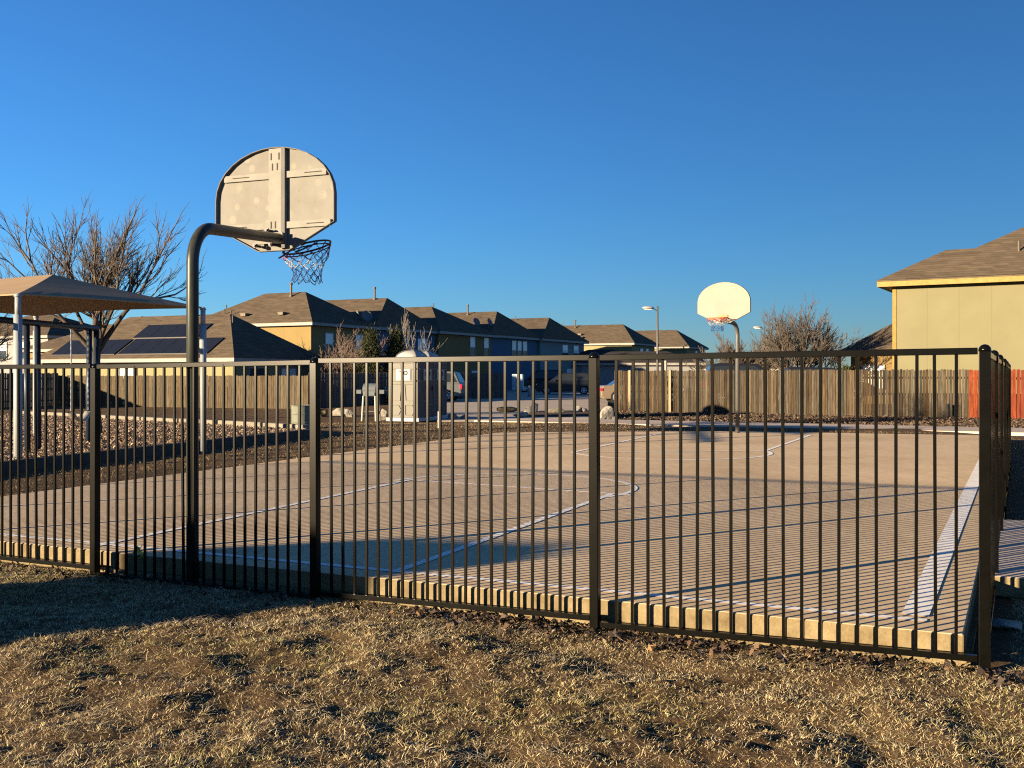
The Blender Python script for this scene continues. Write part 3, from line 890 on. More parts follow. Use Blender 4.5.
# ------------------------------------------------------------------ swing set and swings
s0 = Vector((X(30, 17.2), 17.2)); s1 = Vector((X(97, 19.4), 19.4)); sdir = (s1 - s0).normalized()
sw = thing('swing_set', 'dark metal swing frame below the tan canopy', 'swing set', (s0.x, s0.y, PZ), 0)
BZ = 2.13
l2 = lambda t, off, z: Vector((sdir.x * t - sdir.y * off, sdir.y * t + sdir.x * off, z))
sl_ = (s1 - s0).length
b = MB(); b.tube([l2(-3.4, 0, BZ), l2(sl_, 0, BZ)], .055, 12); b.build('beam', [M['canopy_dark']], sw, smooth=True)
for t in (-.1, .22):
    b = MB(); b.tube([l2(t, -.02, -.2), l2(t, 0, BZ - .04)], .05, 12); b.build('leg', [M['silver_post'] if False else M['canopy_dark']], sw, smooth=True)
for t in (sl_ - .28, sl_ - .02):
    b = MB(); b.tube([l2(t, .02, -.2), l2(t, 0, BZ - .04)], .05, 12); b.build('leg', [M['canopy_dark']], sw, smooth=True)
def swing(label, t):
    base = l2(t, 0, 0); S = thing('swing', label, 'swing', (s0.x + base.x, s0.y + base.y, PZ + .42), 0, 'belt swings on the swing frame')
    hw = .30
    for sgn in (-1, 1):
        c = MB(); zz = 0.18; dz = .055; k = 0
        while zz < BZ - .42 - .06:
            p = Vector((sdir.x * hw * sgn, sdir.y * hw * sgn, zz))
            c.tube([p, p + Vector((0, 0, dz))], .009 if k % 2 else .014, 5); zz += dz; k += 1
        c.build('chain', [M['chain']], S)
    c = MB(); top = []; bot = []
    for i in range(13):
        u_ = -1 + 2 * i / 12; px_ = hw * u_; zz = .16 * u_ * u_
        for off, lst in ((-.07, top), (.07, bot)): lst.append(Vector((sdir.x * px_ - sdir.y * off, sdir.y * px_ + sdir.x * off, zz)))
    vs = top + bot + [p + Vector((0, 0, -.02)) for p in top] + [p + Vector((0, 0, -.02)) for p in bot]
    fs = []
    for i in range(12):
        fs += [(i, i + 1, 13 + i + 1, 13 + i), (26 + i, 39 + i, 39 + i + 1, 26 + i + 1), (i, 26 + i, 26 + i + 1, i + 1), (13 + i, 13 + i + 1, 39 + i + 1, 39 + i)]
    c.add(vs, fs); c.build('seat', [M['chain']], S, smooth=True)
    return S
swing('belt swing with a pale seat hanging between two chains in front of the wooden fence', sl_ * .72)
swing('belt swing at the left edge of the photo beyond the canopy post', -1.2)

# ------------------------------------------------------------------ bare trees
def bare_tree(name, label, loc, height, spread, seed, mats, trunk_r=.09, trunk_h=.9, levels=5, limbs=6, group=None, up=.35, fork_lean=(.35, .95), density=1., twig_r=.0045, cat='tree'):
    rnd = random.Random(seed)
    T = thing(name, label, cat, loc, rnd.uniform(0, 6), group)
    tr = MB(); tw = MB()
    def seg(p, d, ln, r0, r1, lvl):
        n = 4 if lvl < 2 else 3
        pts = [p.copy()]; rs = [r0]; q = p.copy(); dd = d.copy()
        for i in range(n):
            dd = (dd + Vector((rnd.gauss(0, .10), rnd.gauss(0, .10), rnd.gauss(0, .07) + up * .10))).normalized()
            q = q + dd * ln / n; pts.append(q.copy()); rs.append(r0 + (r1 - r0) * (i + 1) / n)
        (tr if lvl < 2 else tw).tube(pts, rs, 8 if lvl < 1 else (6 if lvl < 3 else 4), 0, cap=lvl == 0)
        return pts, dd
    def grow(p, d, ln, r, lvl):
        pts, dd = seg(p, d, ln, r, max(twig_r * .6, r * .55), lvl)
        if lvl >= levels: return
        nb = int(round({1: 4, 2: 4, 3: 4, 4: 3}.get(lvl, 3) * density))
        for k in range(nb):
            f = rnd.uniform(.3, .95); i = min(len(pts) - 2, int(f * (len(pts) - 1))); q = pts[i].lerp(pts[i + 1], f * (len(pts) - 1) - i)
            ax = dd.orthogonal(); ax.rotate(Matrix.Rotation(rnd.uniform(0, 6.283), 3, dd))
            nd = dd.copy(); nd.rotate(Matrix.Rotation(rnd.uniform(.3, .72), 3, ax)); nd.z += up * .35; nd.normalize()
            grow(q, nd, ln * rnd.uniform(.45, .74), max(twig_r, r * .48), lvl + 1)
        grow(pts[-1], (dd + Vector((rnd.gauss(0, .15), rnd.gauss(0, .15), .1))).normalized(), ln * .68, max(twig_r, r * .55), lvl + 1)
    if trunk_h > .05:
        base_pts = [Vector((0, 0, -.2)), Vector((0, 0, 0)), Vector((rnd.uniform(-.05, .05), rnd.uniform(-.05, .05), trunk_h * .5)), Vector((rnd.uniform(-.06, .06), rnd.uniform(-.06, .06), trunk_h))]
        tr.tube(base_pts, [trunk_r * 1.45, trunk_r * 1.2, trunk_r, trunk_r * .95], 12)
        top = base_pts[-1]
    else: top = Vector((0, 0, -.05))
    L0 = (height - trunk_h) * .47
    for k in range(limbs):
        a = 2 * math.pi * (k + rnd.uniform(-.3, .3)) / limbs
        ln_ = rnd.uniform(*fork_lean)
        if k == 0: ln_ *= .35
        d = Vector((math.cos(a) * math.sin(ln_) * spread, math.sin(a) * math.sin(ln_) * spread, math.cos(ln_))).normalized()
        st = top if trunk_h < .05 else top - Vector((0, 0, rnd.uniform(0, .12) * trunk_h))
        grow(st, d, L0 * rnd.uniform(.8, 1.15), trunk_r * rnd.uniform(.5, .72), 1)
    o = tr.build('trunk', [mats[0]], T, smooth=True)
    o2 = tw.build('branches', [mats[1]], T, smooth=True)
    return T
bare_tree('bare_tree', 'leafless spreading tree with a dark trunk standing behind the canopy and swing frame', (X(97, 22), 22, PZ - .05), 4.75, .84, 106, (M['bark'], M['twig']), .10, 1.9, 5, 9, density=.85, fork_lean=(.3, .95), up=.28, twig_r=.0052)
bare_tree('bare_tree', 'leafless tree with only its outer twigs showing at the left edge above the canopy', (X(-46, 31), 31, 0), 4.1, .8, 5, (M['bark'], M['twig']), .10, 1.5, 5, 6, twig_r=.007)
bare_tree('bare_shrub', 'reddish bare multi stemmed shrub in front of the tan house', (X(342, 63), 63, -.3), 3.8, 1.1, 9, (M['twig_red'], M['twig_red']), .045, 0, 5, 10, up=.35, density=.95, twig_r=.010, cat='shrub')
bare_tree('bare_tree', 'slender pale leafless tree in front of the blue house', (X(411, 70), 70, -.2), 5.5, .5, 12, (M['twig_pale'], M['twig_pale']), .05, .8, 4, 6, up=.75, density=.62, twig_r=.012)
bare_tree('bare_tree', 'tallest leafless tree behind the wooden fence, right of the far lamp', (X(797, 58), 58, -.1), 5.2, 1.15, 34, (M['bark'], M['twig']), .12, .8, 5, 9, up=.35, density=.9, fork_lean=(.25, .8), twig_r=.011)
bare_tree('bare_tree', 'smaller grey leafless tree beside the tallest one, towards the yellow house', (X(824, 66), 66, -.1), 4.3, 1.2, 37, (M['bark'], M['twig']), .09, .7, 5, 6, up=.3, density=.85, twig_r=.012)
bare_tree('bare_shrub', 'low brown twiggy shrub behind the far hoop pole and wooden fence', (X(741, 64), 64, -.1), 4.1, 1.5, 47, (M['bark'], M['twig']), .07, .3, 5, 9, up=.3, density=1.1, twig_r=.014, cat='shrub')
bare_tree('bare_tree', 'tiny leafless tree top above the roofs beyond the teal house', (X(574, 150), 150, 0), 8.3, .8, 51, (M['twig'], M['twig']), .10, 3.0, 4, 6, twig_r=.03)

def evergreen(label, loc, h, r, seed):
    rg = np.random.default_rng(seed)
    T = thing('evergreen_shrub', label, 'shrub', loc, 0, 'evergreens in front of the blue house')
    b = MB(); b.tube([(0, 0, -.2), (0, 0, h * .5), (0, 0, h * .92)], [.09, .06, .02], 8); b.build('trunk', [M['bark']], T)
    n = 15000
    cl_n = 120
    cz = rg.uniform(.08, 1., cl_n) ** .9; ca = rg.uniform(0, 6.283, cl_n)
    cr = r * (1 - cz ** 1.6) ** .8 * rg.uniform(.55, 1.0, cl_n)
    c = np.stack([cr * np.cos(ca), cr * np.sin(ca), cz * h * .95 + .05], 1)
    k = rg.integers(0, cl_n, n)
    P = c[k] + rg.normal(0, 1, (n, 3)) * np.array([.16, .16, .22]) * (h / 3.2)
    az = rg.uniform(0, 6.283, n); sz = rg.uniform(.05, .13, n)
    a = np.stack([np.cos(az), np.sin(az), rg.uniform(.4, 2., n)], 1) * (sz / 2)[:, None]
    bb = np.stack([-np.sin(az), np.cos(az), rg.normal(0, .4, n)], 1) * (sz * .22)[:, None]
    vs = np.stack([P - a, P + bb, P + a, P - bb], 1).reshape(-1, 3)
    q = (np.arange(n) * 4)[:, None] + np.array([[0, 1, 2, 3]])
    tone = (rg.random(cl_n) * .5 + .65)[k]
    col = np.array([.036, .042, .015])[None] * tone[:, None] * rg.uniform(.75, 1.3, (n, 1))
    o = np_mesh('foliage', vs, q, np.repeat(col, 4, 0), M['needles']); o.parent = T
    return T
evergreen('dark cone shaped evergreen left of the other, next to the reddish bare shrub', (X(371, 61), 61, -.25), 4.2, .72, 3)
evergreen('dark bushy evergreen right of the other, just behind the portable toilet roof', (X(396, 62), 62, -.25), 4.15, .98, 4)
evergreen('small dark evergreen bush behind the wooden fence by the low yellow house', (X(846, 52), 52, -.1), 1.75, .75, 6)['group'] = 'bush by the low house'

# ------------------------------------------------------------------ wooden fences
def wood_fence(name, label, a, b_, base, h, tone, posts=(), seed=1, dog=True, var=.3, bw=.138, side=1, mat=None, cat='fence'):
    rnd = random.Random(seed)
    a = Vector(a); b_ = Vector(b_); L_ = (b_ - a).length; rz = math.atan2(b_.y - a.y, b_.x - a.x)
    T = thing(name, label, cat, (a.x, a.y, base), rz)
    m = MB(); x = 0.; sect = []
    while x < L_:
        w = bw * rnd.uniform(.94, 1.03); hh = h * rnd.uniform(.985, 1.012); th = .016
        y0 = rnd.uniform(-.006, .006) ; lean = rnd.gauss(0, .004)
        br = 1 + rnd.gauss(0, var * .5); gr_ = rnd.uniform(-.04, .06)
        c = tuple(max(.015, tt * max(.45, br) + d_) for tt, d_ in zip(tone, (gr_ * .15, 0, -gr_ * .1)))
        dg = .028
        pts = [(x + .004, y0, -.1), (x + w - .004, y0, -.1), (x + w - .004 + lean, y0, hh - dg), (x + w - dg + lean, y0, hh), (x + dg + lean, y0, hh), (x + .004 + lean, y0, hh - dg)]
        m.prism(pts, (0, th, 0), 0, c); x += w + rnd.uniform(.001, .007)
    o = m.build('board_panel', [mat or M['wood_boards']], T, col=True)
    for zz in (.25, h * .5, h - .3):
        r_ = MB(); r_.box((L_ / 2, .055 * side + .008, zz), (L_, .04, .085), col=tuple(t * .9 for t in tone)); r_.build('rail', [mat or M['wood_boards']], T, col=True)
    for p in posts:
        r_ = MB(); r_.box((p, -.055 * side, h / 2 - .05), (.10, .09, h + .10)); r_.build('post', [M['new_wood']], T, bevel=.004)
    return T
GREY = (.072, .060, .043)
LF1 = Vector((X(308, 52), 52)); LF0 = LF1 - Vector((math.cos(R(24)), -math.sin(R(24)))) * 17.3
wood_fence('wooden_fence', 'sunlit grey wooden fence behind the playground below the solar roof', LF0, LF1, -.28, 1.66, GREY, seed=2, bw=.14)
wood_fence('wooden_fence', 'shaded wooden fence at the left edge behind the canopy post', LF0 - V * 14, LF0 - V * .05, -.28, 1.80, (.12, .10, .08), seed=8)
LF2 = LF1 + Vector((.34, .94)) * 13.0
wood_fence('wooden_fence', 'shaded dark wooden fence running back behind the barbecue and toilets', LF1 + Vector((.03, .05)), LF2, -.26, 1.80, (.10, .085, .075), seed=3)
wood_fence('wooden_fence', 'dark wooden fence in shade along the house fronts beyond the silver car', LF2, LF2 + Vector((.94, .34)) * 5.8, -.2, 1.75, (.08, .075, .075), seed=4)
RL = 13.84
wood_fence('wooden_fence', 'long weathered wooden fence behind the far hoop', RF0, Vector(rf(RL)), -.19, 1.80, (.052, .044, .034), posts=(.75, 2.55), seed=5, var=.6, bw=.098)
wood_fence('wooden_fence', 'red painted wooden fence below the tall yellow house', Vector(rf(RL + .02)), Vector(rf(RL + 10)), -.19, 1.78, (.125, .032, .016), seed=6, var=.15)

# ------------------------------------------------------------------ houses
def house(name, label, corner, yaw, W_, L_, h, base, rise, wall, over=.45, inset=None, roof=None, trim=None, windows=(), vents=(), cat='house', ledge=None, dishes=(), corner_trim=None):
    T = thing(name, label, cat, (corner[0], corner[1], base), yaw)
    rf_ = roof or M['shingle']; tm = trim or M['fascia']
    m = MB(); m.prism([(-W_, 0, -.3), (0, 0, -.3), (0, L_, -.3), (-W_, L_, -.3)], (0, 0, h + .2)); wo = m.build('wall', [wall], T)
    if corner_trim:
        for (cx, cy) in ((-.06, -.012), (.012, .06)) if False else ((-W_ + .06, -.012),):
            c = MB(); c.box((cx, cy, h / 2 - .1), (.16, .03, h)); c.build('corner_board', [corner_trim], T)
    o = over; ins = inset if inset is not None else L_ / 2 + o
    x0, x1, y0, y1 = -W_ - o, o, -o, L_ + o; yr = L_ / 2
    m = MB(); e = .03
    ev = [(x0 - e, y0 - e, h), (x1 + e, y0 - e, h), (x1 + e, y1 + e, h), (x0 - e, y1 + e, h), (x0 + ins, yr, h + rise), (x1 - ins, yr, h + rise)]
    m.add(ev, [(0, 1, 5, 4), (1, 2, 5), (2, 3, 4, 5), (3, 0, 4)])
    ev2 = [(p[0], p[1], p[2] - .04) for p in ev[:4]]
    m.add(ev[:4] + ev2, [(0, 4, 5, 1), (1, 5, 6, 2), (2, 6, 7, 3), (3, 7, 4, 0), (7, 6, 5, 4)])
    ro = m.build('roof', [rf_], T)
    m = MB(); z1, z0 = h - .043, h - .26
    for (ax, ay, bx, by) in ((x0, y0, x1, y0), (x1, y0, x1, y1), (x1, y1, x0, y1), (x0, y1, x0, y0)):
        cx, cy = (ax + bx) / 2, (ay + by) / 2
        if ay == by: m.box((cx, cy + (.015 if ay < yr else -.015), (z0 + z1) / 2), (abs(bx - ax), .03, z1 - z0))
        else: m.box((cx + (-.015 if ax > -W_ / 2 else .015), cy, (z0 + z1) / 2), (.03, abs(by - ay) - .062, z1 - z0))
    m.add([(x0 + .03, y0 + .03, h - .2), (x1 - .03, y0 + .03, h - .2), (x1 - .03, y1 - .03, h - .2), (x0 + .03, y1 - .03, h - .2)], [(3, 2, 1, 0)])
    m.build('fascia', [tm], ro)
    for wd in windows:
        face, pos, zz, ww, hh = wd[:5]; pane = M[wd[5]] if len(wd) > 5 else M['pane_blind']
        f = MB(); t_ = .07
        def put(mb, c0, c1, z0_, z1_, dep, off):
            if face == 'front': mb.box(((c0 + c1) / 2, -off, (z0_ + z1_) / 2), (c1 - c0, dep, z1_ - z0_))
            else: mb.box((off, (c0 + c1) / 2, (z0_ + z1_) / 2), (dep, c1 - c0, z1_ - z0_))
        put(f, pos - ww / 2 - t_, pos - ww / 2, zz - t_, zz + hh + t_, .08, .03); put(f, pos + ww / 2, pos + ww / 2 + t_, zz - t_, zz + hh + t_, .08, .03)
        put(f, pos - ww / 2, pos + ww / 2, zz - t_, zz, .09, .03); put(f, pos - ww / 2, pos + ww / 2, zz + hh, zz + hh + t_, .08, .03)
        put(f, pos - ww / 2, pos + ww / 2, zz + hh / 2 - .025, zz + hh / 2 + .025, .055, .03)
        fo_ = f.build('window', [M['fascia']], T)
        g_ = MB(); put(g_, pos - ww / 2 + .001, pos + ww / 2 - .001, zz + hh / 2 + .026, zz + hh - .001, .03, .018); g_.build('pane', [pane], fo_)
        g_ = MB(); put(g_, pos - ww / 2 + .001, pos + ww / 2 - .001, zz + .001, zz + hh / 2 - .026, .03, .018); g_.build('pane', [M['pane_dark'] if len(wd) < 7 else pane], fo_)
    def roof_z(x, y):
        zf = (y + o) / (yr + o) if y < yr else (y1 - y) / (yr + o)
        zr = (x1 - x) / ins; zl = (x - x0) / ins
        return h + rise * min(zf, zr, zl)
    for (kind, x, y) in vents:
        m = MB(); z_ = roof_z(x, y)
        if kind == 'pipe':
            m.tube([(x, y, z_ - .1), (x, y, z_ + .95)], .085, 10); m.tube([(x, y, z_ + .9), (x, y, z_ + 1.05)], .13, 10)
            m.tube([(x, y, z_ - .05), (x, y, z_ + .12)], .17, 10); nm = 'flue_pipe'
        elif kind == 'stub':
            m.tube([(x, y, z_ - .1), (x, y, z_ + .45)], .05, 8); nm = 'vent_pipe'
        else:
            m.box((x, y - .05, z_ + .10), (.45, .40, .16)); m.box((x, y - .05, z_ + .20), (.52, .46, .05)); nm = 'roof_vent'
        m.build(nm, [M['vent']], ro)
    for (x, y, r_, az) in dishes:
        m = MB(); z_ = roof_z(x, y)
        prof = [(.02, 0), (r_ * .5, .03), (r_ * .85, .09), (r_, .14), (r_ * .97, .15), (r_ * .5, .05), (.02, .02)]
        mt = Euler((R(65), 0, az)).to_matrix(); mb = MB(); mb.lathe((0, 0, 0), prof, 18)
        vs = [mt @ Vector(p) + Vector((x, y, z_ + .55)) for p in mb.v]; m.add(vs, mb.f)
        m.tube([(x, y, z_ - .05), (x, y, z_ + .55)], .03, 8)
        m.build('satellite_dish', [M['dish']], ro)
    return T, roof_z
YH = -AX
# row of two storey houses, corners along one street line
c1 = Vector((X(311, 73), 73)); Lr = [8.0, 9.4, 10.0, 10.8, 12.2]; st = []
p = c1.copy()
for l in Lr: st.append(p.copy()); p = p + V * l
EV = 5.45
house('town_house', 'two storey tan house with a sunlit golden end wall, first of the row', st[0], YH, 11., 7.9, EV, -.25, 2.55, M['wall_olive'], inset=4.0,
      windows=(('right', 2.1, 3.05, .95, 1.65), ('right', 5.9, 3.6, .95, 1.1, 'pane_blind', 1), ('right', 2.2, .8, 1.0, 1.5)),
      vents=(('pipe', -4.4, 3.3), ('box', -6.5, .55), ('box', -3.0, .55), ('stub', -8.8, .9), ('stub', -8.0, .7), ('stub', -9.6, 2.0)), dishes=((.2, 6.6, .45, 1.0), (.0, 5.6, .3, 2.2)))
house('town_house', 'two storey blue house, second of the row, above the portable toilets', st[1] - UH * .05, YH, 11., 9.3, EV + .02, -.25, 2.6, M['wall_blue'], inset=2.3,
      windows=(('right', 4.3, 3.2, .9, 1.6), ('right', 7.2, 3.2, 1.5, 1.5, 'pane_blind', 1), ('right', 6.0, .7, 1.2, 1.4)), vents=(('pipe', -2.9, 4.4), ('stub', -8, 2.5)))
house('town_house', 'two storey dark golden house, third of the row between two blue ones', st[2] + UH * .25, YH, 11., 9.9, EV, -.22, 2.5, M['wall_gold'], inset=4.1,
      windows=(('right', 6.1, 3.2, .95, 1.9), ('right', 8.8, 3.2, .95, 1.9), ('right', 6.5, .6, 1.2, 1.4)), vents=(('stub', -3.4, 4.9),), dishes=((-1.2, 9.0, .4, 1.2),))
house('town_house', 'two storey blue house with a triple window, fourth of the row', st[3], YH, 11., 10.7, EV + .02, -.2, 2.55, M['wall_blue'], inset=2.4,
      windows=(('right', 5.2, 3.1, .95, 1.9), ('right', 6.45, 3.1, .95, 1.9), ('right', 7.7, 3.1, .95, 1.9)), vents=(('pipe', -4.9, 4.6), ('stub', -3.4, 3.2)), dishes=((-.6, 1.0, .4, 1.5),))
house('town_house', 'two storey grey teal house, last of the near row', st[4] + UH * .3, YH, 12., 12.0, EV, -.2, 2.5, M['wall_teal'], inset=2.1,
      windows=(('right', 6.5, 3.2, 1.5, 1.7), ('right', 9.6, 3.2, 1.5, 1.7), ('right', 8, .8, 2.2, 1.5)), vents=(('stub', -5.5, 5.4),))
house('town_house', 'distant cream house with a broad sunlit roof left of the street lamp', (X(632, 125), 125), YH, 14.6, 8.6, EV + .1, -.2, 2.5, M['wall_cream'], inset=3.2, windows=(('right', 3.5, 3.4, 1.2, 1.5, 'pane_blind', 1), ('right', 5.6, 3.4, 1.2, 1.5, 'pane_blind', 1)), vents=(('pipe', -9, 3.6), ('box', -7.5, 1.6), ('box', -7, .8)))
house('town_house', 'farthest cream house with a sunlit roof right of the street lamp', (X(687, 142), 142), YH, 18., 9.0, EV + .1, -.2, 2.55, M['wall_cream'], inset=3.4, windows=(('right', 4.5, 3.4, 1.2, 1.6),), vents=(('box', -9, 1.6), ('box', -6, 1.2)))
# low garages in front of those two
house('garage', 'low dark roofed garage in front of the distant cream house', (X(629, 112), 112), YH, 9., 6., 3.0, -.2, 1.5, M['wall_grey'], roof=M['shingle_dark'])
house('garage', 'low dark roofed garage in front of the farthest cream house', (X(678, 128), 128), YH, 9., 6., 3.0, -.2, 1.6, M['wall_grey'], roof=M['shingle_dark'])
house('carport', 'long low carport with a pale edge behind the wooden fence', (X(700, 92), 92), R(-4), 10.6, 5.5, 2.65, -.1, 1.05, M['wall_grey'], roof=M['shingle_dark'])
# single storey house with solar panels on the left
T, rz_ = house('bungalow', 'single storey yellow house with solar panels on its sunlit roof', (X(233, 58), 58), R(-25.5), 15.3, 7.6, 2.72, -.3, 2.75, M['wall_cream'], over=.5, inset=4.0,
      windows=(('right', 2.0, .9, 1.3, 1.2, 'pane_dark'), ('right', 5.0, .9, 1.4, 1.2), ('front', -8.0, .9, 1.3, 1.2)), vents=(('pipe', -6.2, 3.3), ('stub', -2.6, 3.0)))
def slope_patch(xa, xb, fa, fb, lift=.09):
    o = .5; yr = 3.8; run = yr + o; h = 2.72; rise = 2.75
    pt = lambda x, f: Vector((x, -o + run * f, h + rise * f + lift))
    return [pt(xa, fa), pt(xb, fa), pt(xb, fb), pt(xa, fb)]
for (xa, xb, fa, fb) in ((-8.6, -1.7, .06, .40), (-14.2, -8.9, .06, .40), (-9.0, -3.9, .43, .74)):
    m = MB(); q = slope_patch(xa, xb, fa, fb); q[3].x += .0
    m.prism(q, (0, 0, -.06)); so_ = m.build('solar_panel', [M['solar']], T)
    m = MB(); nc = max(2, int((xb - xa) / 1.05))
    for i in range(nc + 1):
        x = xa + (xb - xa) * i / nc; a, b2 = slope_patch(x, x, fa, fb, .094)[0], slope_patch(x, x, fa, fb, .094)[2]
        m.tube([a, b2], .012, 4)
    m.build('panel_frame', [M['canopy_dark']], so_)
m = MB(); a, b2, c = Vector((-8.5, 1.42, 4.10)), Vector((-1.9, 1.42, 4.10)), Vector((.45, 4.6, 2.80))
house('town_house', 'tall tan house partly hidden behind the solar roof and the bare tree', (X(168, 80), 80), R(-26), 16., 9., 3.9, -.3, 2.2, M['wall_olive'], vents=(('pipe', -6.2, 3.3),))
house('town_house', 'shaded grey house far behind the canopy at the left edge', (X(48, 92), 92), R(-26), 14., 10., 5.3, -.3, 2.2, M['wall_grey'], windows=(('front', -3, 3.2, 1.2, 1.5), ('front', -6, 3.2, 1.2, 1.5)))
# tall yellow house on the right
rc_ = Vector((X(893, 43.4), 43.4)); HR = Vector((math.cos(R(30)), -math.sin(R(30)))); VR = Vector((math.sin(R(30)), math.cos(R(30))))
T, _ = house('yellow_house', 'tall yellow house with a brown roof rising behind the red fence', rc_ + HR * 16, R(-30), 16., 3.9, 5.46, -.08, 1.42, M['wall_yellow'], over=.55, inset=2.4, trim=M['yellow_trim'], corner_trim=M['ochre_trim'],
      vents=(('stub', -11.3, 1.4), ))
# its higher main roof, set a touch proud of the lower one
m = MB(); o = .55; xl = -16 + .55; xr = .55; h = 5.485; run = 6.4; rise = 1.42 / 2.5 * run
ev = [(xl, -o - .035, h), (xr, -o - .035, h), (xr, 2 * run - o, h), (xl, 2 * run - o, h), (xl + run, run - o, h + rise), (xr - run * .2, run - o, h + rise)]
m.add(ev, [(0, 1, 5, 4), (1, 2, 5), (2, 3, 4, 5), (3, 0, 4), (3, 2, 1, 0)])
mr = m.build('main_roof', [M['shingle']], T)
m = MB(); m.prism([(-14.6, 3.9, -.3), (-.02, 3.9, -.3), (-.02, 11.6, -.3), (-14.6, 11.6, -.3)], (0, 0, 5.4)); m.build('rear_wall', [M['wall_yellow']], T)
house('bungalow', 'low yellow house with a brown hip roof left of the tall yellow house', (X(850, 60) + 12.4, 60 - 6.6), R(-28), 14., 9., 2.95, -.1, 3.2, M['wall_gold'], over=.5, trim=M['yellow_trim'],
      windows=(('front', -12.75, .75, 1.15, 1.3, 'pane_blind', 1), ))
house('bungalow', 'distant low house with a tan roof behind the bare trees', (X(790, 105), 105), R(-20), 9., 7., 2.2, -.1, 1.2, M['wall_cream'])

# added unseen shed shape left of camera, profile cut to shade fence and lawn
nv = Vector((-SD.y, SD.x)); sc_ = SD * -12.0 + nv * 6.6
yaw_s = math.atan2(SD.y, SD.x)
T = thing('storage_shed', 'brown storage shed with a sloping roof on the lawn left of the camera', 'shed', (sc_.x, sc_.y, -.17), yaw_s)
m = MB(); prof = [(0, 0, -.3), (0, 1.92, -.3), (0, 1.92, 2.25), (0, 1.45, 2.58), (0, .45, 2.74), (0, 0, 2.66)]
m.prism(prof, (-1.5, 0, 0)); m.build('wall', [M['shed_wall']], T)
m = MB(); m.prism([(.03, -.03, 2.665), (.03, .45, 2.75), (.03, 1.46, 2.59), (.03, 1.95, 2.25), (.03, 1.95, 2.29), (.03, 1.46, 2.63), (.03, .45, 2.79), (.03, -.03, 2.705)], (-1.56, 0, 0)); m.build('roof', [M['shingle_dark']], T)
m = MB(); m.box((.015, .9, .95), (.03, .85, 1.9)); m.build('door', [M['new_wood']], T)

